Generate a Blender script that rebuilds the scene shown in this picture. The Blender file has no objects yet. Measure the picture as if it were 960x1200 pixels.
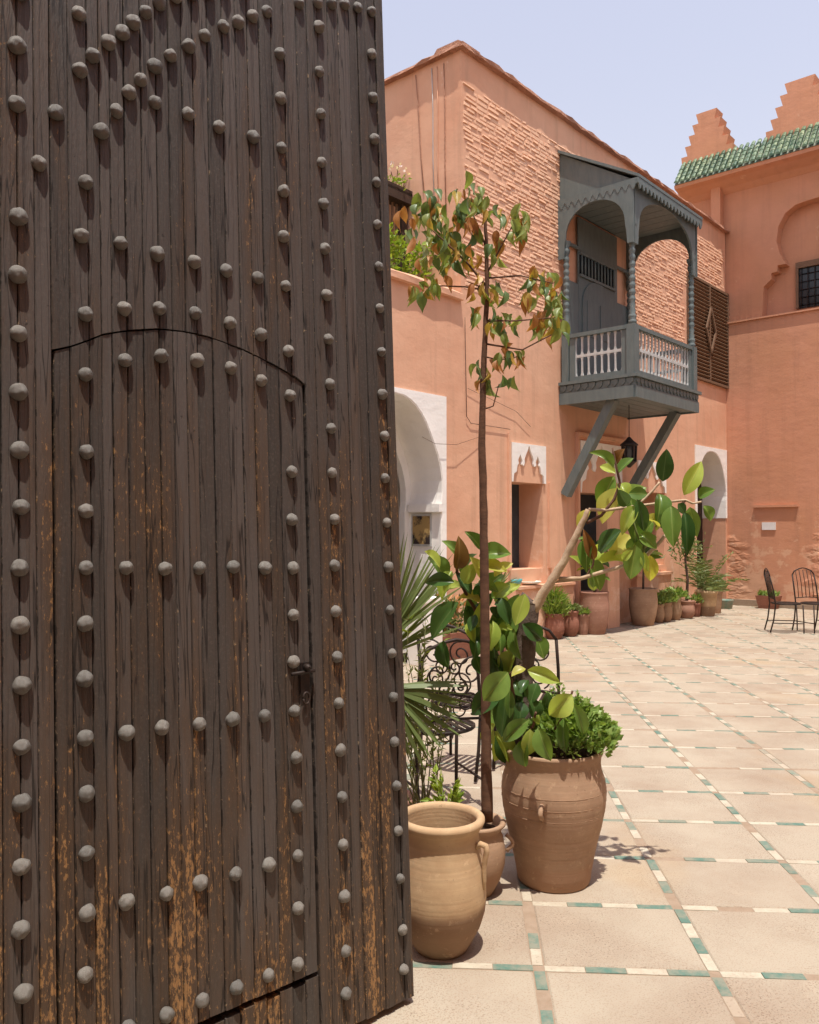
import bpy, bmesh, math, random
from mathutils import Vector, Matrix, noise
random.seed(7)
R = math.radians
scene = bpy.context.scene
COL = scene.collection

# ---------------------------------------------------------------- camera, sky, sun, exposure
FOC, CAMZ, PITCH = 980.0, 1.6, R(1.17)          # focal length in photo pixels (960 x 1200)
cam_d = bpy.data.cameras.new('camera')
cam_d.sensor_fit = 'VERTICAL'; cam_d.sensor_height = 36.0; cam_d.lens = 36.0 * FOC / 1200.0
cam_d.clip_start = 0.05; cam_d.clip_end = 1500
cam = bpy.data.objects.new('camera', cam_d); COL.objects.link(cam)
cam.location = (0, 0, CAMZ); cam.rotation_euler = (R(90) + PITCH, 0, 0)
scene.camera = cam

SUN_EL, SUN_AZ = R(75), R(171)                   # sun high behind the camera
world = bpy.data.worlds.new('World'); scene.world = world; world.use_nodes = True
wn = world.node_tree
sky = wn.nodes.new('ShaderNodeTexSky'); sky.sky_type = 'NISHITA'; sky.sun_disc = False
sky.sun_elevation = SUN_EL; sky.sun_rotation = SUN_AZ
sky.altitude = 450; sky.air_density = 2.4; sky.dust_density = 1.5; sky.ozone_density = 1.0
milky = wn.nodes.new('ShaderNodeHueSaturation'); milky.inputs['Saturation'].default_value = 0.5      # pale, hazy summer sky
tint = wn.nodes.new('ShaderNodeMixRGB'); tint.blend_type = 'MULTIPLY'; tint.inputs[0].default_value = 1.0; tint.inputs[2].default_value = (1.07, 0.99, 1.10, 1)
wn.links.new(sky.outputs[0], milky.inputs['Color']); wn.links.new(milky.outputs[0], tint.inputs[1]); wn.links.new(tint.outputs[0], wn.nodes['Background'].inputs[0])
wn.nodes['Background'].inputs[1].default_value = 0.15
sun_d = bpy.data.lights.new('sun', 'SUN'); sun_d.energy = 5.0; sun_d.angle = R(0.55); sun_d.color = (1.0, 0.945, 0.86)
sun = bpy.data.objects.new('sun', sun_d); COL.objects.link(sun)
SUN_DIR = Vector((math.sin(SUN_AZ) * math.cos(SUN_EL), math.cos(SUN_AZ) * math.cos(SUN_EL), math.sin(SUN_EL)))
sun.rotation_euler = SUN_DIR.to_track_quat('Z', 'Y').to_euler()
scene.view_settings.view_transform = 'Standard'; scene.view_settings.look = 'None'
scene.view_settings.exposure = 0.15; scene.view_settings.gamma = 1.0
scene.cycles.max_bounces = 6; scene.cycles.diffuse_bounces = 4; scene.cycles.glossy_bounces = 2; scene.cycles.transmission_bounces = 4; scene.cycles.transparent_max_bounces = 6
scene.cycles.use_adaptive_sampling = True; scene.cycles.adaptive_threshold = 0.025; scene.cycles.use_denoising = True

# ---------------------------------------------------------------- rays and frames
CAM = Vector((0, 0, CAMZ))
FWD = Vector((0, math.cos(PITCH), math.sin(PITCH))); UP = Vector((0, -math.sin(PITCH), math.cos(PITCH)))
def ray(px, py): return Vector(((px - 480) / FOC, 0, 0)) + UP * ((600 - py) / FOC) + FWD
def at(px, py, Y):
    r = ray(px, py); return CAM + r * (Y / r.y)
def on_floor(px, py, z=0.0):
    r = ray(px, py); return CAM + r * ((z - CAMZ) / r.z)
def on_plane(px, py, o, n):
    r = ray(px, py); return CAM + r * ((o - CAM).dot(n) / r.dot(n))

def frame(o, x, y, z):
    m = Matrix.Identity(4)
    for i in range(3): m[i][0], m[i][1], m[i][2], m[i][3] = x[i], y[i], z[i], o[i]
    return m
# facade frame: x runs left along the wall (towards the viewer), y out of the wall, z up
A = R(41.5)
DF = Vector((math.sin(A), math.cos(A), 0)); NF = Vector((math.cos(A), -math.sin(A), 0))
CORNER = Vector((6.76, 17.8, 0))
MF = frame(CORNER, -DF, NF, Vector((0, 0, 1)))
MFI = MF.inverted()
def fa(px, py, w=0.0):                                   # photo point on the facade plane -> (s, z)
    p = MFI @ on_plane(px, py, CORNER + NF * w, NF); return p.x, p.z
# far wing frame: x runs left, y out of the wall, z up
NG = -DF
MG = frame(CORNER, -NF, NG, Vector((0, 0, 1))); MGI = MG.inverted()
def fg(px, py, w=0.0):
    p = MGI @ on_plane(px, py, CORNER + NG * w, NG); return p.x, p.z
# gate frame: x runs left along the leaf, y out of it, z up the leaf; the old leaf leans back a little
B = R(48); TILT = R(2.8)
DG = Vector((math.sin(B), math.cos(B), 0)); n0 = Vector((math.cos(B), -math.sin(B), 0))
GO = on_floor(485.5, 1167, 0.022)
GZ = Vector((0, 0, 1)) * math.cos(TILT) - n0 * math.sin(TILT); GN = n0 * math.cos(TILT) + Vector((0, 0, 1)) * math.sin(TILT)
MGT = frame(GO, -DG, GN, GZ); MGTI = MGT.inverted()
def gt(px, py):
    p = MGTI @ on_plane(px, py, GO, GN); return p.x, p.z

# ---------------------------------------------------------------- object helpers
def lin(r, g, b):
    f = lambda c: (c / 255 / 12.92) if c / 255 <= 0.04045 else ((c / 255 + 0.055) / 1.055) ** 2.4
    return (f(r), f(g), f(b), 1)
def tag(o, label=None, cat=None, group=None, kind=None):
    if label: o['label'] = label
    if cat: o['category'] = cat
    if group: o['group'] = group
    if kind: o['kind'] = kind
    return o
def link(name, me, mat=None, parent=None, mw=None):
    o = bpy.data.objects.new(name, me); COL.objects.link(o)
    if mat is not None and me is not None and len(me.materials) == 0: me.materials.append(mat)
    if parent is not None: o.parent = parent
    if mw is not None: o.matrix_local = mw
    return o
def empty(name, mw=None):
    o = bpy.data.objects.new(name, None); o.empty_display_size = 0.1; COL.objects.link(o)
    if mw is not None: o.matrix_world = mw
    return o
def T(x, y=None, z=None): return Matrix.Translation(Vector(x) if y is None else Vector((x, y, z)))

class MB:
    """collects geometry for one mesh"""
    def __init__(s): s.v = []; s.f = []; s.sm = []
    def add(s, vs, fs, smooth=False):
        k = len(s.v); s.v += [tuple(v) for v in vs]
        for f in fs: s.f.append(tuple(i + k for i in f)); s.sm.append(smooth)
    def box(s, x0, x1, y0, y1, z0, z1):
        vs = [(x, y, z) for x in (x0, x1) for y in (y0, y1) for z in (z0, z1)]
        s.add(vs, [(0, 1, 3, 2), (4, 6, 7, 5), (0, 4, 5, 1), (2, 3, 7, 6), (0, 2, 6, 4), (1, 5, 7, 3)]); return s
    def bar(s, p, q, a, b, upv=(0, 0, 1)):               # square timber a x b from p to q
        p, q = Vector(p), Vector(q); d = (q - p).normalized(); u = Vector(upv)
        x = d.cross(u)
        if x.length < 1e-4: x = d.cross(Vector((1, 0, 0)))
        x.normalize(); y = x.cross(d)
        vs = [c + x * (i * a / 2) + y * (j * b / 2) for c in (p, q) for i, j in ((-1, -1), (1, -1), (1, 1), (-1, 1))]
        s.add(vs, [(3, 2, 1, 0), (4, 5, 6, 7)] + [(i, (i + 1) % 4, 4 + (i + 1) % 4, 4 + i) for i in range(4)]); return s
    def tube(s, pts, r, n=6, cap=True):                  # pts list of vectors, r number or list
        pts = [Vector(p) for p in pts]; m = len(pts)
        rs = r if isinstance(r, (list, tuple)) else [r] * m
        vs = []; ref = None
        for i, p in enumerate(pts):
            d = (pts[min(i + 1, m - 1)] - pts[max(i - 1, 0)]).normalized()
            if ref is None:
                ref = d.cross(Vector((0.3, 0.1, 1)));
                if ref.length < 1e-3: ref = d.cross(Vector((1, 0, 0)))
            ref = (ref - d * ref.dot(d)).normalized(); b = d.cross(ref)
            for k in range(n):
                a = 2 * math.pi * k / n; vs.append(p + (ref * math.cos(a) + b * math.sin(a)) * rs[i])
        fs = [(i * n + k, i * n + (k + 1) % n, (i + 1) * n + (k + 1) % n, (i + 1) * n + k) for i in range(m - 1) for k in range(n)]
        if cap: fs += [tuple(range(n - 1, -1, -1)), tuple((m - 1) * n + k for k in range(n))]
        s.add(vs, fs, True); return s
    def lathe(s, prof, n=32, c=(0, 0, 0), wob=0.0, closed_bottom=True):
        vs = []; fs = []; m = len(prof)
        for i, (r, z) in enumerate(prof):
            for k in range(n):
                a = 2 * math.pi * k / n
                rr = r * (1 + wob * noise.noise(Vector((math.cos(a) * 1.3, math.sin(a) * 1.3, z * 4 + 7 * c[0]))))
                vs.append((c[0] + rr * math.cos(a), c[1] + rr * math.sin(a), c[2] + z))
        for i in range(m - 1):
            for k in range(n): fs.append((i * n + k, i * n + (k + 1) % n, (i + 1) * n + (k + 1) % n, (i + 1) * n + k))
        if closed_bottom: fs.append(tuple(range(n - 1, -1, -1)))
        s.add(vs, fs, True); return s
    def loft(s, rings, smooth=False, caps=True):
        n = len(rings[0]); vs = [v for r_ in rings for v in r_]; m = len(rings)
        fs = [(i * n + k, i * n + (k + 1) % n, (i + 1) * n + (k + 1) % n, (i + 1) * n + k) for i in range(m - 1) for k in range(n)]
        if caps: fs += [tuple(range(n - 1, -1, -1)), tuple((m - 1) * n + k for k in range(n))]
        s.add(vs, fs, smooth); return s
    def mesh(s, name, fix=True):
        me = bpy.data.meshes.new(name); me.from_pydata(s.v, [], s.f)
        if fix:
            bm = bmesh.new(); bm.from_mesh(me); bmesh.ops.recalc_face_normals(bm, faces=bm.faces); bm.to_mesh(me); bm.free()
        me.polygons.foreach_set('use_smooth', s.sm); me.update(); return me
    def build(s, name, mat, parent=None, mw=None, fix=True): return link(name, s.mesh(name, fix), mat, parent, mw)

def shape(outlines, y0, y1, bevel=0.0):
    """outlines in (x, z) (first outer, further ones holes) extruded between y0 and y1"""
    cu = bpy.data.curves.new('outline', 'CURVE'); cu.dimensions = '2D'; cu.fill_mode = 'BOTH'
    cu.extrude = abs(y1 - y0) / 2
    for o in outlines:
        sp = cu.splines.new('POLY'); sp.points.add(len(o) - 1)
        for p, (x, z) in zip(sp.points, o): p.co = (x, z, 0, 1)
        sp.use_cyclic_u = True
    ob = bpy.data.objects.new('outline', cu); COL.objects.link(ob)
    dg = bpy.context.evaluated_depsgraph_get(); dg.update()
    me = bpy.data.meshes.new_from_object(ob.evaluated_get(dg))
    bpy.data.objects.remove(ob); bpy.data.curves.remove(cu)
    me.transform(Matrix(((1, 0, 0, 0), (0, 0, -1, (y0 + y1) / 2), (0, 1, 0, 0), (0, 0, 0, 1))))
    bm = bmesh.new(); bm.from_mesh(me); bmesh.ops.remove_doubles(bm, verts=bm.verts, dist=1e-5)
    bmesh.ops.recalc_face_normals(bm, faces=bm.faces); bm.to_mesh(me); bm.free()
    me.polygons.foreach_set('use_smooth', [False] * len(me.polygons))
    return me
def rect(x0, x1, z0, z1): return [(x0, z0), (x1, z0), (x1, z1), (x0, z1)]

# ---------------------------------------------------------------- materials
class NT:
    def __init__(s, name):
        s.m = bpy.data.materials.new(name); s.m.use_nodes = True; s.t = s.m.node_tree
        s.b = s.t.nodes['Principled BSDF']; s.out = s.t.nodes['Material Output']
        s.co = s.t.nodes.new('ShaderNodeTexCoord').outputs['Object']
    def n(s, typ, **kw):
        nd = s.t.nodes.new(typ)
        for k, v in kw.items(): setattr(nd, k, v)
        return nd
    def L(s, a, b): s.t.links.new(a, b)
    def mapped(s, scale=(1, 1, 1), loc=(0, 0, 0), rot=(0, 0, 0)):
        m = s.n('ShaderNodeMapping'); m.inputs['Scale'].default_value = scale; m.inputs['Location'].default_value = loc; m.inputs['Rotation'].default_value = rot
        s.L(s.co, m.inputs[0]); return m.outputs[0]
    def noise(s, scale, detail=4, rough=0.6, vec=None, dist=0.0):
        nd = s.n('ShaderNodeTexNoise'); nd.inputs['Scale'].default_value = scale; nd.inputs['Detail'].default_value = detail
        nd.inputs['Roughness'].default_value = rough; nd.inputs['Distortion'].default_value = dist
        s.L(vec if vec is not None else s.co, nd.inputs['Vector']); return nd.outputs['Fac']
    def ramp(s, fac, a, b, ca=(0, 0, 0, 1), cb=(1, 1, 1, 1)):
        nd = s.n('ShaderNodeValToRGB'); e = nd.color_ramp.elements
        e[0].position, e[0].color, e[1].position, e[1].color = a, ca, b, cb
        s.L(fac, nd.inputs[0]); return nd.outputs[0]
    def mix(s, fac, a, b, mode='MIX'):
        nd = s.n('ShaderNodeMixRGB', blend_type=mode)
        for i, x in zip((0, 1, 2), (fac, a, b)):
            if hasattr(x, 'is_linked'): s.L(x, nd.inputs[i])
            else: nd.inputs[i].default_value = x
        return nd.outputs[0]
    def math(s, op, a, b=0.0, clamp=False):
        nd = s.n('ShaderNodeMath', operation=op, use_clamp=clamp)
        for i, x in enumerate((a, b)):
            if hasattr(x, 'is_linked'): s.L(x, nd.inputs[i])
            else: nd.inputs[i].default_value = x
        return nd.outputs[0]
    def sep(s):
        nd = s.n('ShaderNodeSeparateXYZ'); s.L(s.co, nd.inputs[0]); return nd.outputs
    def island(s): return s.n('ShaderNodeNewGeometry').outputs['Random Per Island']
    def objrand(s): return s.n('ShaderNodeObjectInfo').outputs['Random']
    def done(s, col, rough=0.8, bump=None, bstr=0.3, bdist=0.01, spec=0.3):
        if hasattr(col, 'is_linked'): s.L(col, s.b.inputs['Base Color'])
        else: s.b.inputs['Base Color'].default_value = col
        if hasattr(rough, 'is_linked'): s.L(rough, s.b.inputs['Roughness'])
        else: s.b.inputs['Roughness'].default_value = rough
        s.b.inputs['Specular IOR Level'].default_value = spec
        if bump is not None:
            nd = s.n('ShaderNodeBump'); nd.inputs['Strength'].default_value = bstr; nd.inputs['Distance'].default_value = bdist
            s.L(bump, nd.inputs['Height']); s.L(nd.outputs[0], s.b.inputs['Normal'])
        return s.m

def plaster(name, c, c2, cdirt, dirt_z=2.2, streak=0.35, bstr=0.5, seed=0.0):
    k = NT(name)
    big = k.noise(0.55, 5, 0.6, k.mapped((1, 1, 1), (seed, 3, 1)))
    mid = k.noise(3.2, 6, 0.65)
    col = k.mix(k.ramp(big, 0.38, 0.66), c, c2)
    col = k.mix(k.math('MULTIPLY', k.ramp(mid, 0.45, 0.75), 0.35), col, tuple(x * 0.74 for x in c[:3]) + (1,))
    st = k.noise(1.0, 4, 0.6, k.mapped((5.5, 5.5, 0.35), (seed, 0, 0)))
    col = k.mix(k.math('MULTIPLY', k.ramp(st, 0.52, 0.72), streak), col, tuple(x * 0.62 for x in c[:3]) + (1,))
    # peeling, washed-out plaster low on the wall
    z = k.sep()[2]
    low = k.math('SUBTRACT', 1.0, k.math('DIVIDE', z, dirt_z), True)
    pe = k.math('ADD', k.noise(2.1, 5, 0.68, k.mapped((1, 1, 1), (seed + 5, 0, 0))), k.math('MULTIPLY', low, 0.24))
    pm = k.ramp(pe, 0.66, 0.71)
    col = k.mix(k.math('MULTIPLY', pm, 0.55), col, cdirt)
    fine = k.noise(60, 4, 0.7)
    col = k.mix(k.math('MULTIPLY', fine, 0.18), col, tuple(x * 0.55 for x in c[:3]) + (1,))
    h = k.math('ADD', k.noise(1.7, 5, 0.62, k.mapped((1, 1, 1.5))), k.math('MULTIPLY', k.noise(22, 3, 0.7), 0.08))
    return k.done(col, 0.9, h, bstr, 0.06, 0.15)

M = {}
SAL = lin(225, 178, 147); SAL2 = lin(222, 160, 128)
M['salmon'] = plaster('salmon_plaster', SAL, lin(212, 158, 127), lin(232, 200, 174), 1.5, 0.5, 0.22)
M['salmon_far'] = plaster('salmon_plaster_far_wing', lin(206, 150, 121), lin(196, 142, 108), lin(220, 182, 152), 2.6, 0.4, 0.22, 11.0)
M['white'] = plaster('white_plaster', lin(247, 244, 238), lin(242, 238, 230), lin(232, 222, 208), 1.0, 0.12, 0.25, 4.0)
def brick_mat():
    k = NT('rough_brick'); r = k.island()
    col = k.mix(r, lin(226, 180, 148), lin(231, 190, 160))
    col = k.mix(k.math('MULTIPLY', k.ramp(k.noise(7, 6, 0.7), 0.4, 0.75), 0.3), col, lin(216, 164, 128))
    return k.done(col, 0.92, k.noise(16, 5, 0.7), 0.5, 0.014, 0.1)
M['brick'] = brick_mat()
def simple(name, c, c2, scale=8, rough=0.7, bstr=0.2, bdist=0.005, spec=0.3, stretch=(1, 1, 1), metal=0.0):
    k = NT(name); f = k.noise(scale, 6, 0.65, k.mapped(stretch))
    col = k.mix(k.ramp(f, 0.35, 0.7), c, c2)
    k.b.inputs['Metallic'].default_value = metal
    return k.done(col, rough, k.noise(scale * 4, 5, 0.7, k.mapped(stretch)), bstr, bdist, spec)
M['paint'] = simple('grey_green_paint', lin(92, 102, 101), lin(108, 116, 113), 5, 0.55, 0.25, 0.004, 0.35, (3, 3, 0.7))
M['paint_pale'] = simple('weathered_white_paint', lin(196, 196, 192), lin(170, 170, 166), 14, 0.6, 0.2)
M['brown_wood'] = simple('brown_wood', lin(108, 84, 66), lin(130, 102, 80), 9, 0.7, 0.3, 0.004, 0.2, (1, 1, 6))
M['dark_wood'] = simple('dark_wood', lin(58, 46, 40), lin(80, 62, 50), 9, 0.75, 0.3, 0.004, 0.2)
M['shutter'] = simple('dark_shutter_paint', lin(66, 74, 78), lin(52, 58, 62), 8, 0.6, 0.2)
M['iron'] = simple('wrought_iron', lin(44, 38, 36), lin(66, 52, 44), 20, 0.6, 0.3, 0.002, 0.4, (1, 1, 1), 0.5)
M['glass'] = simple('dark_glass', lin(34, 38, 42), lin(46, 50, 54), 3, 0.15, 0.0, 0.001, 0.5)
M['soil'] = simple('potting_soil', lin(66, 50, 40), lin(92, 72, 56), 30, 0.95, 0.8, 0.02, 0.1)
M['ceramic_white'] = simple('white_ceramic', lin(232, 226, 214), lin(222, 214, 200), 6, 0.3, 0.05)
M['ceramic_blue'] = simple('turquoise_ceramic', lin(96, 168, 168), lin(74, 146, 150), 6, 0.3, 0.05)
M['plate'] = simple('enamel_plate', lin(226, 224, 222), lin(212, 208, 206), 6, 0.4, 0.05)
M['render_dark'] = simple('mud_coping', lin(198, 150, 126), lin(172, 124, 100), 6, 0.95, 1.0, 0.05, 0.1)

def terracotta(name, c, c2, cs, zs, fade=0.08):
    k = NT(name); z = k.sep()[2]
    ring = k.noise(1.0, 3, 0.5, k.mapped((1.2, 1.2, 75)))
    col = k.mix(k.ramp(k.noise(6, 6, 0.65), 0.35, 0.7), c, c2)
    col = k.mix(k.math('MULTIPLY', k.ramp(ring, 0.42, 0.62), 0.3), col, tuple(x * 0.68 for x in c[:3]) + (1,))
    # damp stain creeping up from the foot
    e = k.math('SUBTRACT', k.math('ADD', zs, k.math('MULTIPLY', k.math('SUBTRACT', k.noise(5, 4), 0.5), fade)), z)
    col = k.mix(k.math('MULTIPLY', k.ramp(k.math('MULTIPLY', e, 30.0, True), 0.0, 1.0), 0.62), col, cs)
    col = k.mix(k.math('MULTIPLY', k.ramp(k.noise(26, 6, 0.75), 0.58, 0.72), 0.4), col, lin(224, 196, 160))
    col = k.mix(k.math('MULTIPLY', k.ramp(k.noise(70, 3, 0.6), 0.66, 0.74), 0.5), col, tuple(x * 0.4 for x in c[:3]) + (1,))
    h = k.math('ADD', k.math('MULTIPLY', ring, 0.6), k.math('MULTIPLY', k.noise(40, 5, 0.7), 0.4))
    return k.done(col, 0.85, h, 0.3, 0.006, 0.2)
M['terra_ochre'] = terracotta('ochre_terracotta', lin(194, 166, 130), lin(172, 140, 106), lin(104, 76, 64), 0.20, 0.02)
M['terra_brown'] = terracotta('brown_terracotta', lin(174, 144, 117), lin(154, 124, 100), lin(156, 120, 94), 0.12)
M['terra_pink'] = terracotta('pink_terracotta', lin(168, 128, 108), lin(152, 112, 94), lin(140, 102, 86), 0.08)
M['terra_red'] = terracotta('red_terracotta', lin(150, 102, 84), lin(134, 90, 74), lin(118, 80, 66), 0.08)

def leafmat(name, c, c2, under=0.3, rough=0.38, rnd='obj', vein=None):
    k = NT(name); r = k.objrand() if rnd == 'obj' else k.island()
    col = k.mix(r, c, c2)
    col = k.mix(k.math('MULTIPLY', k.ramp(k.noise(3, 4, 0.6), 0.4, 0.75), 0.25), col, tuple(x * 0.6 for x in c[:3]) + (1,))
    if vein:
        y = k.math('ABSOLUTE', k.sep()[1])
        col = k.mix(k.math('MULTIPLY', k.ramp(y, 0.008, 0.03, (1, 1, 1, 1), (0, 0, 0, 1)), 0.45), col, vein)
    m = k.done(col, rough, None, spec=0.45)
    tr = k.n('ShaderNodeBsdfTranslucent'); mx = k.n('ShaderNodeMixShader'); mx.inputs[0].default_value = under
    k.L(k.mix(1.0, col, (1.0, 1.0, 0.45, 1), 'MULTIPLY'), tr.inputs[0])
    k.L(k.b.outputs[0], mx.inputs[1]); k.L(tr.outputs[0], mx.inputs[2]); k.L(mx.outputs[0], k.out.inputs[0])
    return m
VE = lin(176, 188, 110)
M['lf_green'] = leafmat('rubber_leaf_green', lin(96, 128, 58), lin(126, 154, 74), 0.42, 0.28, 'obj', VE)
M['lf_dark'] = leafmat('rubber_leaf_dark', lin(62, 92, 48), lin(82, 112, 56), 0.35, 0.25, 'obj', lin(110, 134, 80))
M['lf_light'] = leafmat('rubber_leaf_light', lin(162, 184, 78), lin(184, 200, 98), 0.48, 0.32, 'obj', lin(214, 214, 130))
M['lf_yellow'] = leafmat('rubber_leaf_yellow', lin(196, 192, 88), lin(206, 204, 110), 0.48, 0.35, 'obj', lin(214, 200, 110))
M['lf_red'] = leafmat('rubber_leaf_bronze', lin(128, 78, 44), lin(112, 88, 44), 0.4, 0.32, 'obj', lin(170, 130, 70))
M['fi_green'] = leafmat('fig_leaf_green', lin(134, 152, 84), lin(176, 186, 116), 0.45, 0.4)
M['fi_dark'] = leafmat('fig_leaf_dark', lin(98, 124, 80), lin(128, 150, 100), 0.4, 0.4)
M['fi_yellow'] = leafmat('fig_leaf_yellow', lin(196, 176, 92), lin(206, 166, 88), 0.4, 0.45)
M['fi_brown'] = leafmat('fig_leaf_brown', lin(182, 122, 78), lin(206, 152, 100), 0.4, 0.5)
M['herb'] = leafmat('herb_leaf', lin(116, 146, 72), lin(164, 186, 104), 0.35, 0.45, 'isl')
M['herb2'] = leafmat('pale_herb_leaf', lin(122, 150, 66), lin(160, 178, 92), 0.4, 0.45, 'isl')
M['vine'] = leafmat('vine_leaf', lin(120, 148, 50), lin(166, 184, 76), 0.45, 0.45, 'isl')
M['palm'] = leafmat('palm_blade', lin(92, 112, 60), lin(124, 138, 82), 0.3, 0.5, 'isl')
M['feather'] = leafmat('feathery_leaf', lin(104, 122, 68), lin(130, 142, 88), 0.35, 0.5, 'isl')
M['dry'] = leafmat('dry_stem_leaf', lin(150, 150, 100), lin(120, 126, 76), 0.3, 0.6, 'isl')
M['petal'] = leafmat('pale_petal', lin(236, 226, 220), lin(226, 208, 204), 0.4, 0.5, 'isl')
M['bark'] = simple('smooth_bark', lin(112, 84, 66), lin(84, 62, 50), 14, 0.85, 0.5, 0.004, 0.15, (1, 1, 2.5))
M['bark_grey'] = simple('grey_bark', lin(112, 98, 88), lin(80, 66, 58), 18, 0.9, 0.8, 0.01, 0.15)
M['bark_pale'] = simple('pale_bark', lin(198, 174, 146), lin(166, 140, 114), 22, 0.85, 0.5, 0.004, 0.15)
M['stem_green'] = simple('green_stem', lin(110, 122, 64), lin(92, 96, 52), 20, 0.7, 0.2)
# ---------------------------------------------------------------- ground and courtyard floor
def slab_mat():
    k = NT('sandy_stone_slab'); r = k.island()
    col = k.mix(r, lin(183, 173, 155), lin(158, 145, 127))
    n1 = k.noise(1.3, 5, 0.6)
    col = k.mix(k.math('MULTIPLY', k.ramp(n1, 0.42, 0.68), 0.8), col, lin(149, 131, 113))
    col = k.mix(k.math('MULTIPLY', k.ramp(k.noise(4.5, 5, 0.7), 0.55, 0.75), 0.5), col, lin(178, 163, 143))
    sp = k.noise(135, 3, 0.6)
    cl = k.ramp(k.noise(2.2, 4, 0.6), 0.40, 0.62)
    pit = k.math('MULTIPLY', k.ramp(sp, 0.56, 0.63), cl)
    col = k.mix(k.math('MULTIPLY', k.ramp(k.noise(0.8, 4, 0.6, k.mapped((1, 1, 1), (9, 2, 0))), 0.55, 0.72), 0.35), col, lin(176, 148, 108))
    col = k.mix(k.math('MULTIPLY', pit, 0.62), col, lin(104, 80, 64))
    sp2 = k.ramp(k.noise(170, 2, 0.5), 0.57, 0.64)
    col = k.mix(k.math('MULTIPLY', sp2, 0.42), col, lin(140, 110, 88))
    h = k.math('SUBTRACT', k.math('MULTIPLY', k.noise(30, 5, 0.7), 0.5), pit)
    return k.done(col, 0.85, h, 0.35, 0.006, 0.2)
M['slab'] = slab_mat()
def glaze(name, c, c2):
    k = NT(name); isl = k.island(); col = k.mix(isl, c, c2)
    w = k.ramp(k.math('ADD', k.noise(14, 5, 0.7), k.math('MULTIPLY', k.noise(1.1, 2, 0.5), 0.45)), 0.62, 0.80)
    w = k.math('ADD', k.math('MULTIPLY', w, 0.55), k.math('MULTIPLY', k.ramp(isl, 0.72, 1.0), 0.6), True)
    col = k.mix(k.math('MULTIPLY', w, 0.85), col, lin(166, 148, 129))
    col = k.mix(k.math('MULTIPLY', k.ramp(k.noise(80, 4, 0.7), 0.56, 0.66), 0.4), col, lin(120, 104, 88))
    return k.done(col, 0.6, k.noise(50, 4, 0.7), 0.2, 0.003, 0.35)
M['tile_green'] = glaze('green_glazed_strip', lin(76, 112, 100), lin(112, 138, 124))
M['tile_white'] = glaze('cream_glazed_strip', lin(192, 185, 166), lin(180, 172, 152))
M['mortar'] = simple('sandy_mortar', lin(160, 141, 122), lin(146, 126, 106), 20, 0.95, 0.5, 0.01, 0.1)
M['earth'] = simple('packed_earth', lin(150, 128, 108), lin(136, 113, 92), 2, 0.95, 0.5, 0.02, 0.1)

g = MB(); g.add([(-400, -400, -0.03), (400, -400, -0.03), (400, 400, -0.03), (-400, 400, -0.03)], [(0, 1, 2, 3)])
tag(g.build('ground', M['earth']), 'bare sandy ground around the courtyard', kind='structure')
NODE = on_floor(838, 1140.6); GA = R(3.6)
CX = Vector((math.cos(GA), -math.sin(GA), 0)); CY = Vector((math.sin(GA), math.cos(GA), 0))
MFL = frame(NODE, CX, CY, Vector((0, 0, 1)))
floor_root = MB(); floor_root.box(-10, 14, -5, 19, -0.026, -0.0045)
floor_o = floor_root.build('courtyard_floor', M['mortar']); floor_o.matrix_world = MFL
tag(floor_o, 'sandy stone courtyard paving with strips of green and cream glazed tile', kind='structure')
SW, SD, ST = 0.63, 0.53, 0.041
def slab_mesh_into(mb, x0, x1, y0, y1, rnd):
    b = 0.006; z = [rnd.uniform(-0.0025, 0.0015) for _ in range(4)]
    j = lambda: rnd.uniform(-0.003, 0.003)
    o = [(x0 + j(), y0 + j()), (x1 + j(), y0 + j()), (x1 + j(), y1 + j()), (x0 + j(), y1 + j())]
    cx, cy = (x0 + x1) / 2, (y0 + y1) / 2
    i_ = [(x + (b if x < cx else -b), y + (b if y < cy else -b)) for x, y in o]
    vs = [(x, y, -0.012) for x, y in o] + [(x, y, zz - 0.004) for (x, y), zz in zip(o, z)] + [(x, y, zz) for (x, y), zz in zip(i_, z)]
    fs = [(8, 9, 10, 11)] + [(a + i, a + (i + 1) % 4, a + 4 + (i + 1) % 4, a + 4 + i) for a in (0, 4) for i in range(4)]
    mb.add(vs, fs)
def visible(p, margin=40):
    d = p - CAM; y = d.dot(FWD)
    if y < 0.6: return False
    px = 480 + FOC * d.x / y; py = 600 - FOC * d.dot(UP) / y
    return 430 - margin < px < 960 + margin and py < 1200 + margin
rs = random.Random(3); slabs = []; strips = []
for i in range(-15, 22):
    for j in range(-7, 34):
        x0, y0 = i * SW, j * SD
        c = MFL @ Vector((x0 + SW / 2, y0 + SD / 2, 0))
        if (c - CORNER).dot(NF) < -0.5 or (c - CORNER).dot(NG) < -0.5: continue
        slabs.append((c.length if visible(c) else 1000 + c.length, x0, y0))
        for k in range(4):
            w = (SW - ST) / 4; strips.append((x0 + ST / 2 + k * w, x0 + ST / 2 + (k + 1) * w, y0 - ST / 2, y0 + ST / 2, k % 2, c, 0))
            w = (SD - ST) / 4; strips.append((x0 - ST / 2, x0 + ST / 2, y0 + ST / 2 + k * w, y0 + ST / 2 + (k + 1) * w, k % 2, c, 1))
slabs.sort(); rest = MB()
for n, (d, x0, y0) in enumerate(slabs):
    args = (x0 + ST / 2 + 0.002, x0 + SW - ST / 2 - 0.002, y0 + ST / 2 + 0.002, y0 + SD - ST / 2 - 0.002, rs)
    if n < 220 and d < 1000:
        mb = MB(); slab_mesh_into(mb, *args); mb.build('slab', M['slab'], floor_o, fix=False)
    else: slab_mesh_into(rest, *args)
tag(rest.build('far_slab', M['slab'], floor_o, fix=False), kind='stuff')
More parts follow.
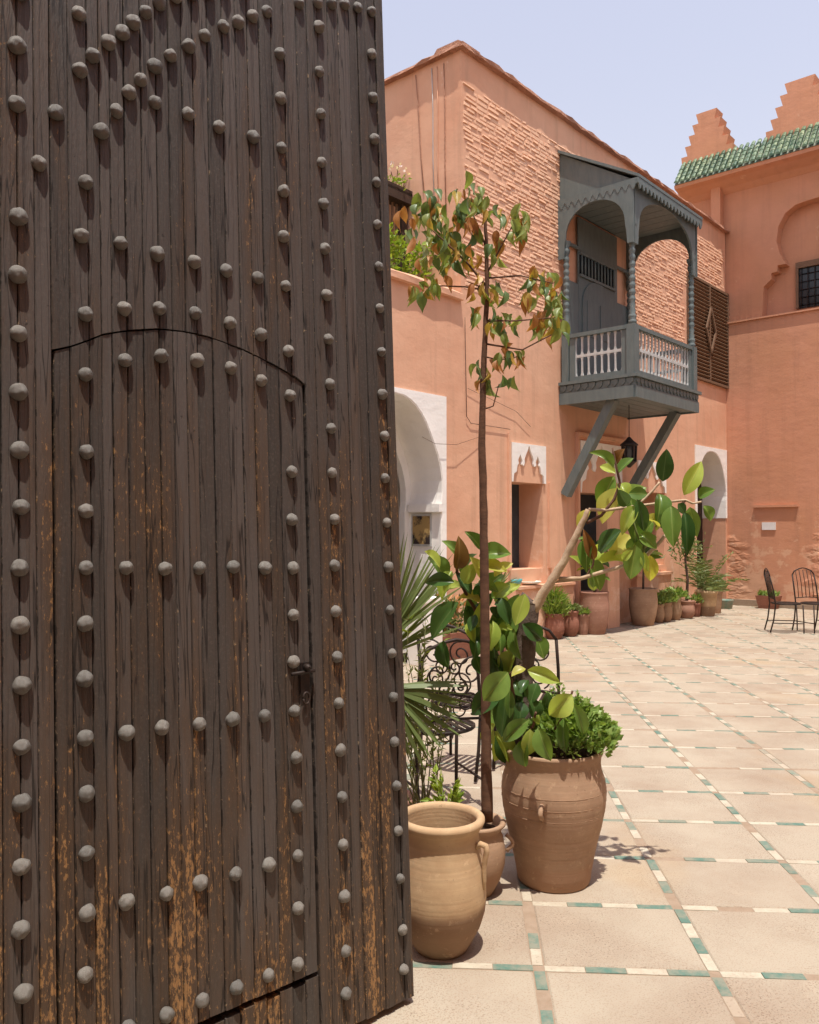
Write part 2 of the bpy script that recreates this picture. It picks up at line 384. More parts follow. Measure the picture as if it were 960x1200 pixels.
def strip_into(mb, s_, rnd):
    x0, x1, y0, y1, col, c, ori = s_
    g_ = 0.0012; z = -0.0015 + rnd.uniform(-0.002, 0.001); t = rnd.uniform(-0.003, 0.003)
    o = [(x0 + g_ + (t if ori else 0), y0 + g_), (x1 - g_ + (t if ori else 0), y0 + g_ + (0 if ori else t)), (x1 - g_, y1 - g_), (x0 + g_, y1 - g_)]
    mb.add([(x, y, -0.012) for x, y in o] + [(x, y, z) for x, y in o], [(4, 5, 6, 7)] + [(i, (i + 1) % 4, 4 + (i + 1) % 4, 4 + i) for i in range(4)])
order = sorted(range(len(strips)), key=lambda q: (strips[q][5].length if visible(strips[q][5], 0) else 1000))
rest2 = [MB(), MB()]
for n, q in enumerate(order):
    s_ = strips[q]
    if rs.random() < 0.13: continue                      # a tile that has gone, the joint shows
    mt = M['tile_green'] if s_[4] else M['tile_white']
    if n < 280:
        mb = MB(); strip_into(mb, s_, rs); mb.build('strip_tile', mt, floor_o, fix=False)
    else: strip_into(rest2[s_[4]], s_, rs)
tag(rest2[0].build('cream_strip_tile', M['tile_white'], floor_o, fix=False), kind='stuff')
tag(rest2[1].build('green_strip_tile', M['tile_green'], floor_o, fix=False), kind='stuff')

# ---------------------------------------------------------------- studded gate
def gate_mat():
    k = NT('weathered_gate_wood'); r = k.objrand(); z = k.sep()[2]
    off = k.n('ShaderNodeVectorMath', operation='ADD'); cmb = k.n('ShaderNodeCombineXYZ')
    k.L(k.math('MULTIPLY', r, 37.0), cmb.inputs[0]); k.L(k.math('MULTIPLY', r, 19.0), cmb.inputs[2]); k.L(k.co, off.inputs[0]); k.L(cmb.outputs[0], off.inputs[1])
    def mp(sc):
        m = k.n('ShaderNodeMapping'); m.inputs['Scale'].default_value = sc; k.L(off.outputs[0], m.inputs[0]); return m.outputs[0]
    grain = k.noise(1.0, 4, 0.65, mp((70, 25, 1.6)))
    fibre = k.noise(1.0, 3, 0.7, mp((190, 60, 26)))
    dust = k.noise(110, 3, 0.7)
    low = k.math('DIVIDE', k.math('SUBTRACT', 2.4, z), 2.4, True)          # the foot of the gate is the most worn
    patch = k.noise(1.0, 4, 0.62, k.mapped((7.5, 3, 0.95), (2.3, 0, 1.1)))
    own = k.noise(1.0, 3, 0.6, mp((5, 3, 0.9)))
    wear = k.math('ADD', k.math('ADD', k.math('MULTIPLY', patch, 0.62), k.math('MULTIPLY', own, 0.38)), k.math('MULTIPLY', low, 0.10))
    wm = k.ramp(wear, 0.50, 0.64)
    paint = k.mix(r, lin(89, 81, 76), lin(65, 59, 54))
    paint = k.mix(k.math('MULTIPLY', k.ramp(dust, 0.52, 0.7), 0.35), paint, lin(106, 98, 90))
    brown = k.mix(grain, lin(64, 48, 35), lin(94, 72, 52))
    col = k.mix(k.math('MULTIPLY', wm, 0.85), paint, brown)
    fl = k.math('ADD', k.noise(1.0, 5, 0.75, mp((95, 30, 34))), k.math('MULTIPLY', k.math('SUBTRACT', wear, 0.55), 1.1))
    flm = k.ramp(fl, 0.62, 0.69)
    col = k.mix(k.math('MULTIPLY', flm, 0.85), col, k.mix(fibre, lin(112, 80, 48), lin(196, 150, 98)))
    gx = k.n('ShaderNodeSeparateXYZ'); k.L(k.t.nodes['Texture Coordinate'].outputs['Generated'], gx.inputs[0])
    edge = k.ramp(k.math('ABSOLUTE', k.math('SUBTRACT', gx.outputs[0], 0.5)), 0.40, 0.5)
    ch = k.math('ADD', k.noise(1.0, 4, 0.7, mp((45, 20, 40))), k.math('MULTIPLY', edge, 0.13))
    col = k.mix(k.math('MULTIPLY', k.ramp(ch, 0.70, 0.73), 0.6), col, lin(184, 158, 126))           # pale chips, most of them along the edges
    cr = k.math('ADD', k.noise(1.0, 3, 0.7, mp((30, 10, 22))), k.math('MULTIPLY', edge, 0.2))
    col = k.mix(k.math('MULTIPLY', k.ramp(cr, 0.68, 0.72), 0.7), col, lin(34, 28, 25))              # knocks and rot along the edges
    col = k.mix(k.math('MULTIPLY', k.ramp(grain, 0.34, 0.46, (1, 1, 1, 1), (0, 0, 0, 1)), 0.5), col, lin(46, 39, 35))
    ck = k.math('ABSOLUTE', k.math('SUBTRACT', k.noise(1.0, 2, 0.5, mp((26, 8, 0.9))), 0.5))
    col = k.mix(k.math('MULTIPLY', k.ramp(ck, 0.004, 0.010, (1, 1, 1, 1), (0, 0, 0, 1)), 0.75), col, lin(28, 23, 20))            # drying cracks
    h = k.math('ADD', k.math('MULTIPLY', grain, 0.5), k.math('MULTIPLY', fibre, 0.4))
    return k.done(col, 0.6, h, 0.8, 0.007, 0.3)
M['gate'] = gate_mat()
M['gate_back'] = simple('gate_core_wood', lin(40, 30, 24), lin(54, 40, 30), 10, 0.9, 0.3)
def stud_mat():
    k = NT('forged_iron_stud'); r = k.objrand()
    col = k.mix(r, lin(102, 100, 95), lin(128, 123, 115))
    col = k.mix(k.math('MULTIPLY', k.ramp(k.noise(90, 5, 0.7), 0.5, 0.7), 0.65), col, lin(84, 66, 52))
    return k.done(col, 0.42, k.noise(60, 4, 0.65), 0.5, 0.004, 0.5)
M['stud'] = stud_mat()

gate = empty('studded_gate', MGT)
tag(gate, 'tall weathered dark wooden gate with rows of domed iron studs', 'gate')
GT_H, TH = 3.75, 0.045
ARC = [(63, 410), (85, 405), (105, 398), (122, 391), (150, 387), (186, 385), (215, 388), (240, 393), (258, 399), (285, 409), (305, 419), (330, 432), (350, 444), (359, 453)]
arc_uv = sorted(gt(*p) for p in ARC)
def interp(tab, x):
    if x <= tab[0][0]: return tab[0][1]
    for (a, va), (b, vb) in zip(tab, tab[1:]):
        if x <= b: return va + (vb - va) * (x - a) / (b - a)
    return tab[-1][1]
sill_a, sill_b = gt(372, 1143), gt(245, 1198)
def sill(u): return sill_a[1] + (sill_b[1] - sill_a[1]) * (u - sill_a[0]) / (sill_b[0] - sill_a[0])
def arc(u): return interp(arc_uv, u)
u_of = lambda x: gt(x, 750)[0]
U_R, U_L = u_of(365.5), u_of(63.5)
seams_out_r = [0.0] + sorted(u_of(x) for x in (462.5, 451, 440.5, 430, 417, 404.5, 391.5, 378.5)) + [U_R]
seams_in = [U_R] + sorted(u_of(x) for x in (350, 335, 320, 305.5, 291, 275, 256.5, 238, 225, 209, 193, 174.5, 154.5, 137, 124, 109, 86)) + [U_L]
seams_out_l = [U_L, u_of(44), u_of(24), u_of(3), u_of(-18), u_of(-42), u_of(-70)]
rp = random.Random(11)
def plank(x0, x1, vb, vt, parent, name='plank', y=0.0, n=7):
    g_ = 0.0004 + rp.random() * 0.0008; a, b = x0 + g_, x1 - g_; e = min(0.0025, (b - a) * 0.12)
    dy = y + rp.uniform(-0.0025, 0.0025); cup = rp.uniform(-0.0012, 0.001); sk = rp.uniform(-0.0012, 0.0012)
    prof = [(a, dy - TH), (a, dy - 0.003), (a + e, dy), (a + (b - a) * 0.35, dy + cup), (a + (b - a) * 0.68, dy + cup * 0.6), (b - e, dy), (b, dy - 0.003), (b, dy - TH)]
    rings = []
    for k in range(n + 1):
        t = k / n; w0 = rp.uniform(-0.0009, 0.0009); w1 = rp.uniform(-0.0009, 0.0009)
        ring = []
        for q, (x, yy) in enumerate(prof):
            xx = x + (w0 if q < 4 else w1) * (0 if k in (0, n) else 1)
            lo, hi = vb(x), vt(x); ring.append((xx, yy + sk * t, lo + (hi - lo) * t))
        rings.append(ring)
    return MB().loft(rings).build(name, M['gate'], parent)
for a, b in zip(seams_out_r, seams_out_r[1:]):
    jig = rp.uniform(0, 0.012); plank(a, b, lambda u: 0.0 + jig * 0.3, lambda u: GT_H, gate)
for a, b in zip(seams_out_l, seams_out_l[1:]): plank(a, b, lambda u: 0.0, lambda u: GT_H, gate)
GAP = 0.006
wicket = shape([[(U_R + GAP, sill(U_R) + 0.012), (U_L - GAP, sill(U_L) + 0.012)] + [(max(min(u, U_L - GAP), U_R + GAP), v - 0.008) for u, v in reversed(arc_uv)]], -TH - 0.03, -TH + 0.003)
wicket_o = link('wicket_door', wicket, M['gate_back'], gate)
wicket_o['label'] = 'small arched wicket door cut into the gate'
for a, b in zip(seams_in, seams_in[1:]):
    aa = a + (GAP if a == U_R else 0); bb = b - (GAP if b == U_L else 0)
    plank(aa, bb, lambda u: sill(u) + 0.010, lambda u: arc(u) - 0.0035, wicket_o, y=-0.002)
    plank(a, b, lambda u: arc(u) + 0.0015, lambda u: GT_H, gate, n=5)
    jig = rp.uniform(-0.006, 0.008)
    plank(a, b, lambda u: rp.uniform(0, 0.004), lambda u: sill(u) - 0.012 + jig, gate, n=2, y=-0.006)
back = shape([[(0.004, 0.02), (seams_out_l[-1], 0.02), (seams_out_l[-1], GT_H), (0.004, GT_H)]], -TH - 0.085, -TH - 0.032)
link('core_board', back, M['gate_back'], gate)
# studs, read off the gate row by row
IN = """100 597.5;100.5 528;99.5 437.5;146 421;188 416;230 421;269.5 430;305.5 444.5;339 462;341 551;341 607.5;100 664;99 729;99 794;99 863;147.5 664;192.5 665;233 664;272.5 663;309.5 664;342.5 664;343 719;343 774;148 857;189 851;232.5 847;272 841;309 837;344 831;346 886;100.5 927.5;101 997.5;101 1068;99 1140;148 1055;194 1045;234 1032.5;275 1022;314 1011.6;348 1001.5;347 943;348 1062.5;348 1127.5;194.5 1187;149 1201;236 1170;276 1155;313.4 1141"""
OUT = """19.5 53;19.5 121;92 15.5;93 82;65 131;45 190.5;21 253;100 212.5;94.5 275;140.5 284;108 64.5;126 49;142.5 37.5;155 26;170 14;186 3;118 153;135 129;150.5 108;164 92.5;180.5 77;199 64.5;220.5 54;239 41;181 119;219.5 132.5;183 296;205 -5;261 30;278 25;295 18;312 13;327 62;349 3;371 2;387.5 3;402.5 4;418 8;434.5 13;372.5 31;373 83;434.5 62.5;436 113;328 114;375 132.5;256 148;295.5 160;329 172;376 189.5;438 162;440 212.5;331 223;378 238;441 262;331 276;380 290.5;20 321;21 390;21 458;22 526;24 593;99 367;144.5 360.5;186 360;228 365.5;227 306;264 316;301 324.5;334 334;382 344.5;442.5 311;444 360;384 396;269 377.5;305 391;337 410;446 411;385.5 449;447 460.5;387 501;449.5 509.5;388 552.5;450.5 559;22.5 664;23 731;24.5 801;25 873;391 607;452.5 611;391 661;454 662.5;392.5 715;456 713;394 768;458 764;396 822.5;460 815;398 877.5;461 867.5;25 939;24 1014;24 1087.5;27 1162;400 932;464 919;400.6 988;465.6 972;402.5 1048.5;468 1028;404 1112.6;471 1088;404 1162;472 1134;22 -10;224 -8;243 -12;262 -14;284 -16"""
def stud_mesh(seed):
    mb = MB(); rn = random.Random(seed); prof = []
    for k in range(9):
        a = k / 8 * math.pi / 2; prof.append((math.cos(a) * 1.0, math.sin(a) * 0.98 + 0.12))
    prof = [(0.9, -0.1), (0.97, 0.0)] + prof[:-1] + [(0.06, 1.1)]
    n = 18; vs = []; ph = rn.uniform(0, 6)
    for r_, h in prof:
        for k in range(n):
            a = 2 * math.pi * k / n; d = Vector((r_ * math.cos(a), h, r_ * math.sin(a)))
            vs.append(d * (1 + 0.13 * noise.noise(d * 1.7 + Vector((seed * 5, ph, 0))))); 
    m = len(prof)
    fs = [(i * n + k, i * n + (k + 1) % n, (i + 1) * n + (k + 1) % n, (i + 1) * n + k) for i in range(m - 1) for k in range(n)] + [tuple((m - 1) * n + k for k in range(n))]
    mb.add(vs, fs, True); return mb.mesh('stud')
stud_meshes = [stud_mesh(s) for s in range(7)]
for me in stud_meshes: me.materials.append(M['stud'])
for txt, par in ((IN, wicket_o), (OUT, gate)):
    for it in txt.split(';'):
        x, y = map(float, it.split()); u, v = gt(x + 0.3, y + 1.5)
        r_ = (0.0215 if x < 60 else 0.0205 if x < 320 else 0.0192 if x < 420 else 0.0178) * rp.uniform(0.92, 1.08)
        mw = T(u, 0.0, v) @ Matrix.Rotation(rp.gauss(0, 0.09), 4, 'X') @ Matrix.Rotation(rp.gauss(0, 0.09), 4, 'Z') @ Matrix.Rotation(rp.uniform(0, 6.28), 4, 'Y') @ Matrix.Diagonal((r_, r_ * rp.uniform(0.98, 1.12), r_, 1))
        link('stud', rp.choice(stud_meshes), None, par, mw)
# hasp and broken lock on the wicket
u, v = gt(356, 795)
hasp = MB(); hasp.box(u - 0.018, u + 0.016, 0.0, 0.007, v - 0.045, v + 0.05)
hasp_o = hasp.build('hasp', M['iron'], wicket_o)
MB().tube([(u - 0.03, 0.016, v + 0.022), (u + 0.055, 0.016, v + 0.020)], 0.006, 8).build('bolt', M['iron'], wicket_o)
MB().lathe([(0.011, 0), (0.011, 0.012), (0.008, 0.02), (0.002, 0.023)], 12).build('bolt_knob', M['iron'], wicket_o, T(u, 0.012, v + 0.036) @ Matrix.Rotation(R(-90), 4, 'X'))
MB().tube([(u + 0.012 * math.cos(t), 0.012, v - 0.06 + 0.018 * math.sin(t)) for t in [i * 0.5236 for i in range(13)]], 0.004, 6).build('ring', M['iron'], wicket_o)
def arch_outline_simple(x, w, zs):
    return [(x - w / 2, 0.02), (x + w / 2, 0.02)] + [(x + w / 2 * math.cos(math.pi * k / 12), zs + w / 2 * math.sin(math.pi * k / 12)) for k in range(13)]
# ---------------------------------------------------------------- gatehouse the gate hangs in (unseen, behind the viewer; added to cut sky light)
HK = GO - DG * 2.25; HK.z = 0                            # hinge line of the gate
MH = frame(HK, n0, DG, Vector((0, 0, 1)))                # x along the gatehouse wall, y into the courtyard
gatehouse = empty('gatehouse', MH); tag(gatehouse, 'unseen salmon gatehouse wall with the gateway the studded gate hangs in, shading it from the sky', 'gatehouse')
gw = shape([[(-7, 0), (-0.02, 0), (-0.02, 3.95), (3.3, 3.95), (3.3, 0), (9, 0), (9, 4.55), (-7, 4.55)]], -1.4, -0.1)
link('wall', gw, M['salmon'], gatehouse)
pas = MB(); pas.box(-0.7, -0.3, -6, -1.4, 0, 4.2); pas.box(3.6, 4.0, -6, -1.4, 0, 4.2); pas.box(-0.7, 4.0, -6, -1.4, 4.2, 4.5)
pas.build('passage_vault', M['salmon'], gatehouse)

# the unseen wing across the courtyard, added to block sky light on the gate
opp = empty('unseen_shading_wing', MF @ T(0, 9.4, 0)); tag(opp, 'unseen salmon wing with doorways facing the balcony house, added to block sky light', 'building')
ow = [arch_outline_simple(x, 1.5, 2.7) for x in (3.0, 7.5, 12.0)]
link('wall', shape([rect(-0.6, 22, 0, 7.2)] + ow, 0.0, 0.5), M['salmon'], opp)
b = MB(); b.box(-0.6, 22, 4.5, 4.8, 0, 7.2); b.box(-0.9, -0.6, 0, 4.8, 0, 7.2); b.box(22, 22.3, 0, 4.8, 0, 7.2); b.build('rear_wall', M['salmon'], opp)
b = MB(); b.box(-0.9, 22.3, -0.06, 4.86, 7.2, 7.34); b.build('roof', M['render_dark'], opp)

# ---------------------------------------------------------------- courtyard house
S_UP = fa(540, 60)[0]; Z_TOP = 7.97; Z_PAR = fa(500, 338)[1]; S_END = 15.0
house = empty('courtyard_house', MF)
tag(house, 'salmon plastered courtyard house with rough brick upper storey', 'house')
TW = 0.5
def arch_outline(s0, s1, z0, zs, za, n=10, horseshoe=0.0, point=0.25):
    """door-like opening, pointed horseshoe arch springing at zs with its apex at za"""
    c = (s0 + s1) / 2; h = (s1 - s0) / 2; pts = [(s0, z0), (s1, z0)]
    right = []
    for k in range(n + 1):
        t = k / n
        x = math.cos(t * math.pi / 2) ** (1 - 0.25 * point) ; z = math.sin(t * math.pi / 2) ** (1.0 + point * 0.2)
        bul = 1 + horseshoe * math.sin(min(1, t * 2.2) * math.pi)
        right.append((h * x * bul, zs + (za - zs) * z))
    pts += [(c + x, z) for x, z in right] + [(c - x, z) for x, z in reversed(right[:-1])]
    return pts
# openings
la1 = fa(520, 600)[0]; la_w = 1.75                        # left arch: right jamb and width
la_zs = fa(520, 588)[1]; la_za = fa(476, 462)[1]
LA = arch_outline(la1 + 0.06, la1 + 0.06 + la_w, 0.0, la_zs, la_za, 12, 0.06, 0.6)
n1l, n1b = fa(600, 668); n1r, n1t = fa(636, 567)
dl, dt = fa(680, 577); dr = fa(726, 577)[0]
n3l, n3b = fa(748, 664); n3r, n3t = fa(778, 578)
ra_r = fa(851, 600)[0]; ra_l = fa(816, 600)[0]; ra_zs = fa(833, 585)[1]; ra_za = fa(835, 529)[1]
RA = arch_outline(ra_r + 0.03, ra_l - 0.02, 0.0, ra_zs, ra_za, 12, 0.03, 0.9)
outer = [(0.0, 0.0), (S_END, 0.0), (S_END, Z_PAR), (S_UP, Z_PAR), (S_UP, Z_TOP), (0.0, Z_TOP)]
holes = [LA, rect(n1r, n1l, n1b, n1t), rect(dr, dl, 0.02, dt), rect(n3r, n3l, n3b, n3t), RA]
wall = link('facade_wall', shape([outer] + holes, -TW, 0.0), M['salmon'], house)
# closed body behind the facade
b = MB(); b.box(-0.4, S_UP, -6.0, -5.7, 0, Z_TOP); b.box(S_UP - 0.4, S_UP - 0.001, -5.7, -TW, 0.0, Z_TOP); b.box(-0.4, -0.05, -5.7, -TW, 0, Z_TOP)
side = b.build('side_wall', M['salmon'], house)
b = MB(); b.box(-0.35, S_UP - 0.02, -5.8, -0.05, Z_TOP - 0.32, Z_TOP - 0.06); b.build('roof', M['earth'], house)
b = MB(); b.box(S_UP - 0.01, S_END, -5.0, -4.7, 0, Z_PAR); b.box(S_END - 0.3, S_END, -4.7, -TW, 0, Z_PAR); b.build('rear_wall', M['white'], house)
b = MB(); b.box(S_UP, S_END - 0.3, -4.7, -TW, Z_PAR - 0.75, Z_PAR - 0.5); b.build('terrace_floor', M['earth'], house)
b = MB(); b.box(S_UP + 0.0, S_UP + 0.02, -4.7, -TW - 0.001, 0, Z_PAR - 0.76); b.build('room_wall', M['white'], house)
# uneven mud coping along the roof edge and on the terrace parapet
def coping(p0, p1, axis, w0, w1, z, th, seed, name, step=0.16, mat='render_dark', rough=0.014):
    rn = random.Random(seed); rings = []; n = max(2, int(abs(p1 - p0) / step))
    for k in range(n + 1):
        a = p0 + (p1 - p0) * k / n
        j = lambda: rn.uniform(-rough, rough)
        cs = [(w0 + j() * 0.4, z), (w1 + j(), z + j() * 0.5), (w1 + j(), z + th * 0.55 + j()), (w1 - 0.08 + j(), z + th + j()), (w0 + 0.1, z + th * 1.15 + j())]
        rings.append([(a, w, zz) if axis == 'x' else (w, a, zz) for w, zz in cs])
    return MB().loft(rings).build(name, M[mat], house)
coping(-0.3, S_UP + 0.07, 'x', -0.45, 0.085, Z_TOP - 0.03, 0.085, 1, 'coping')
coping(-5.9, 0.05, 'y', S_UP - 0.45, S_UP + 0.085, Z_TOP - 0.035, 0.085, 2, 'coping')
coping(S_UP + 0.015, S_END, 'x', -0.42, 0.07, Z_PAR - 0.02, 0.13, 3, 'parapet_coping', 0.3, 'salmon', 0.008)
# rough bricks of the upper storey
rb = random.Random(5); bricks = []; zc = 4.55
BK1, BK0 = fa(738, 400)[0], fa(653, 400)[0]; sh_r, sh_l = fa(851, 400)[0], fa(806, 400)[0]
while zc < 7.52:
    hgt = rb.uniform(0.038, 0.054); s = S_UP - 0.03 - rb.random() * 0.1
    while s > 0.25:
        ln = rb.uniform(0.10, 0.27); lim = 4.62 + 0.28 * noise.noise(Vector((s * 0.9, 0, 3))) + (0.12 if s > 7 else 0)
        top = 7.52 + 0.06 * noise.noise(Vector((s * 1.3, 4, 0)))
        if lim < zc < top and not (BK1 < s < BK0 and zc < 6.7) and not (s - ln < sh_l + 0.1 and zc < 6.35) and rb.random() < 0.92: bricks.append((s, ln, zc, hgt))
        s -= ln + rb.uniform(0.002, 0.012)
    zc += hgt + rb.uniform(0.008, 0.018)
def brick_into(mb, s, ln, z, h, rn):
    p = max(0.004, rn.gauss(0.0105, 0.0045)); e = 0.013; t = rn.uniform(-0.008, 0.008)
    x0, x1 = s - ln, s; z0, z1 = z + rn.uniform(-0.006, 0.006), z + h + rn.uniform(-0.006, 0.006)
    o = [(x0, -0.004, z0), (x1, -0.004, z0 + t), (x1, -0.004, z1 + t), (x0, -0.004, z1)]
    f = [(x0 + e + rn.uniform(0, .012), p * rn.uniform(.7, 1.2), z0 + e * .3), (x1 - e - rn.uniform(0, .012), p * rn.uniform(.7, 1.2), z0 + t + e * .3), (x1 - e, p * .75, z1 + t - e), (x0 + e, p * .75, z1 - e)]
    mb.add(o + f, [(4, 5, 6, 7)] + [(i, (i + 1) % 4, 4 + (i + 1) % 4, 4 + i) for i in range(4)])
near = sorted(range(len(bricks)), key=lambda q: -bricks[q][0]); rest = MB()
for n, q in enumerate(near):
    if n < 295:
        mb = MB(); brick_into(mb, *bricks[q], rb); mb.build('brick', M['brick'], wall)
    else: brick_into(rest, *bricks[q], rb)
tag(rest.build('far_brick', M['brick'], wall), kind='stuff')
# white arch surrounds
def outline_panel(name, s0, s1, z0, z1, hole, mat, y1=0.018, par=house):
    return link(name, shape([rect(s0, s1, z0, z1), hole] if hole else [rect(s0, s1, z0, z1)], 0.002, y1), M[mat], par)
la_top = fa(500, 461)[1]
def clip_hole(h, z0): return [(x, max(z, z0)) for x, z in h]
def inset(h, d, c): return [(c + (x - c) * (1 - d), z - (d * 0.6 if z > 1 else 0)) for x, z in h]
pan = shape([[(la1 - 0.035, 0.0)] + [(la1 - 0.035, la_top), (la1 + la_w + 0.16, la_top), (la1 + la_w + 0.16, 0.0)] + [LA[1]] + LA[2:] + [LA[0]]], 0.002, 0.02)
link('white_arch_surround', pan, M['white'], house)
# white lining of the arch reveal with an impost block
def lining(name, o, y0, y1, mat, zmin, th=0.012, par=house):
    pts = [p for p in o[1:]] + [o[0]]; c = (o[0][0] + o[1][0]) / 2; mb = MB(); vs = []
    for x, z in pts:
        z = max(z, zmin); zz = z - (th if z > zmin + 0.3 else 0); vs += [(x, y0, z), (x, y1, z), (x + (th if x < c else -th), y0, zz), (x + (th if x < c else -th), y1, zz)]
    fs = []
    for k in range(len(pts) - 1):
        a, d = 4 * k, 4 * k + 4; fs += [(a + 2, d + 2, d + 3, a + 3), (a, a + 1, d + 1, d), (a, d, d + 2, a + 2), (a + 1, a + 3, d + 3, d + 1)]
    mb.add(vs, fs); return mb.build(name, M[mat], par)
lining('arch_reveal', LA, -TW - 0.02, 0.012, 'white', 0.0)
b = MB(); b.box(LA[0][0] - 0.0, LA[0][0] + 0.07, -TW, 0.03, la_zs - 0.13, la_zs - 0.03); b.build('impost', M['white'], house)
# inner second arch wall of the room seen through the left arch
inn = [(x - (0.10 if x > (LA[0][0] + LA[1][0]) / 2 else -0.10), z - (0.12 if z > 1 else 0)) for x, z in LA]
link('inner_arch_wall', shape([[(S_UP + 0.03, 0.0), (inn[0][0], 0.0)] + list(reversed(inn[2:])) + [(inn[1][0], 0.0), (S_END - 0.4, 0.0), (S_END - 0.4, Z_PAR - 0.76), (S_UP + 0.03, Z_PAR - 0.76)]], -0.62, -TW - 0.022), M['white'], house)
ra_top = fa(830, 524)[1]; ra_bot = fa(840, 607)[1]
cl = clip_hole(RA, ra_bot)
pan = shape([[(ra_r - 0.02, ra_bot), (ra_r - 0.02, ra_top), (ra_l + 0.06, ra_top), (ra_l + 0.06, ra_bot)] + [(cl[1][0], ra_bot)] + cl[2:] + [(cl[0][0], ra_bot)]], 0.002, 0.02)
link('white_arch_surround', pan, M['white'], house)
lining('arch_reveal', [(RA[0][0], ra_bot), (RA[1][0], ra_bot)] + [p for p in RA[2:]], -TW, 0.012, 'white', ra_bot)
b = MB(); b.box(RA[0][0] - 0.1, RA[1][0] + 0.1, -TW - 0.05, -TW - 0.005, 0, ra_za + 0.1); b.build('dark_door', M['dark_wood'], house)
# niches with white cusped panels
def cusped(s0, s1, z0, z1):
    """silhouette of three onion spires rising from a stepped base, as (s, z)"""
    w = s1 - s0; h = z1 - z0
    prof = [(0.0, 0.0), (0.02, 0.20), (0.10, 0.26), (0.13, 0.42), (0.17, 0.47), (0.15, 0.56), (0.185, 0.64), (0.22, 0.72), (0.25, 0.63), (0.285, 0.55), (0.27, 0.46),
            (0.33, 0.42), (0.36, 0.50), (0.35, 0.60), (0.40, 0.72), (0.45, 0.82), (0.5, 0.97)]
    l = [(s0 + x * w, z0 + z * h) for x, z in prof]; r_ = [(s1 - x * w, z0 + z * h) for x, z in reversed(prof[:-1])]
    return l + r_
def niche(name, r_, l, b_, t_, ptop, back_mat, depth=0.42):
    link('niche_panel', shape([[(r_ - 0.05, t_ + 0.0), ] + [(r_ - 0.05, ptop), (l + 0.03, ptop), (l + 0.03, t_)] + list(reversed(cusped(r_ - 0.0, l, t_ + 0.002, ptop)))], 0.002, 0.03), M['white'], house)
    bb = MB(); bb.box(r_ - 0.05, l + 0.05, -depth - 0.05, -depth, b_ - 0.05, t_ + 0.05); bb.build(name, M[back_mat], house)
    return bb
n1p = fa(620, 521)[1]
niche('window_shutter', n1r, n1l, n1b, n1t, n1p, 'shutter')
niche('window_shutter', n3r, n3l, n3b, n3t, fa(760, 541)[1], 'brown_wood')
dp = fa(705, 520)[1]
niche('door', dr, dl, 0.0, dt, dp, 'shutter')
# raised frames round the niches, sills and low benches
b = MB(); x0, z0 = fa(597, 508); x1 = fa(641, 508)[0]
b.box(x0, x0 + 0.05, 0.001, 0.035, n1b, z0); b.box(x1 - 0.09, x1 - 0.02, 0.001, 0.035, n1b, n1t + 0.02); b.build('niche_frame', M['salmon'], house)
b = MB(); x0, z0 = fa(676, 511); x1 = fa(732, 520)[0]
b.box(x1 - 0.05, x0 + 0.05, 0.001, 0.06, z0, z0 + 0.06); b.box(x0, x0 + 0.05, 0.001, 0.06, 0, z0); b.build('door_frame', M['salmon'], house)
bl, bz = fa(598, 689, 0.12); br = fa(672, 689, 0.12)[0]
bench = MB(); bench.box(br, bl, 0.0, 0.12, 0.0, bz - 0.035); bench.build('bench', M['salmon'], house)
b = MB(); b.box(br - 0.02, n1l + 0.08, -0.3, 0.15, bz - 0.034, bz + 0.004); b.build('sill', M['salmon'], house)
b = MB(); sl, sz = fa(757, 672, 0.1); b.box(fa(787, 672, 0.1)[0], sl + 0.4, -0.3, 0.14, sz - 0.05, sz); b.box(fa(787, 672, 0.1)[0] + 0.03, sl + 0.36, 0.0, 0.11, 0.0, sz - 0.051); b.build('sill', M['salmon'], house)
pl = fa(712, 640, 0.2)[0]; pr = fa(726, 640, 0.2)[0]
b = MB(); b.box(pr, pl, 0.0, 0.2, 0.0, fa(716, 592, 0.2)[1]); b.build('pier', M['salmon'], house)
# louvred shutter with a lozenge
lv = MB(); s0, s1 = fa(851, 400)[0], fa(805, 400)[0]; lz0, lz1 = fa(830, 449)[1], fa(830, 334)[1]
b = MB(); b.box(s0, s1, 0.001, 0.012, lz0, lz1); shut = b.build('louvred_shutter', M['dark_wood'], house)
b = MB()
for s_ in (s0, (s0 + s1) / 2 - 0.025, s1 - 0.05): b.box(s_, s_ + 0.05, 0.012, 0.07, lz0, lz1)
b.box(s0 + 0.05, s1 - 0.05, 0.012, 0.066, lz0, lz0 + 0.05); b.box(s0 + 0.05, s1 - 0.05, 0.012, 0.066, lz1 - 0.05, lz1); b.build('frame', M['brown_wood'], shut)
n = 26; me = None
for k in range(n):
    z = lz0 + 0.07 + (lz1 - lz0 - 0.14) * (k + 0.5) / n
    if me is None:
        mb = MB(); mb.bar((s0 + 0.05, 0, 0), (s1 - 0.05, 0, 0), 0.052, 0.012, (0, -0.55, 0.83)); me = mb.mesh('slat'); me.materials.append(M['brown_wood'])
    link('slat', me, None, shut, T(0, 0.04, z))
b = MB(); cs, cz = (s0 + s1) / 2, (lz0 + lz1) / 2 + 0.05
dm = [(cs - 0.24, cz), (cs, cz + 0.46), (cs + 0.24, cz), (cs, cz - 0.46)]
for i in range(4):
    p, q = dm[i], dm[(i + 1) % 4]; b.bar((p[0], 0.085, p[1]), (q[0], 0.085, q[1]), 0.05, 0.03, (0, 1, 0))
b.build('lozenge', M['brown_wood'], shut)
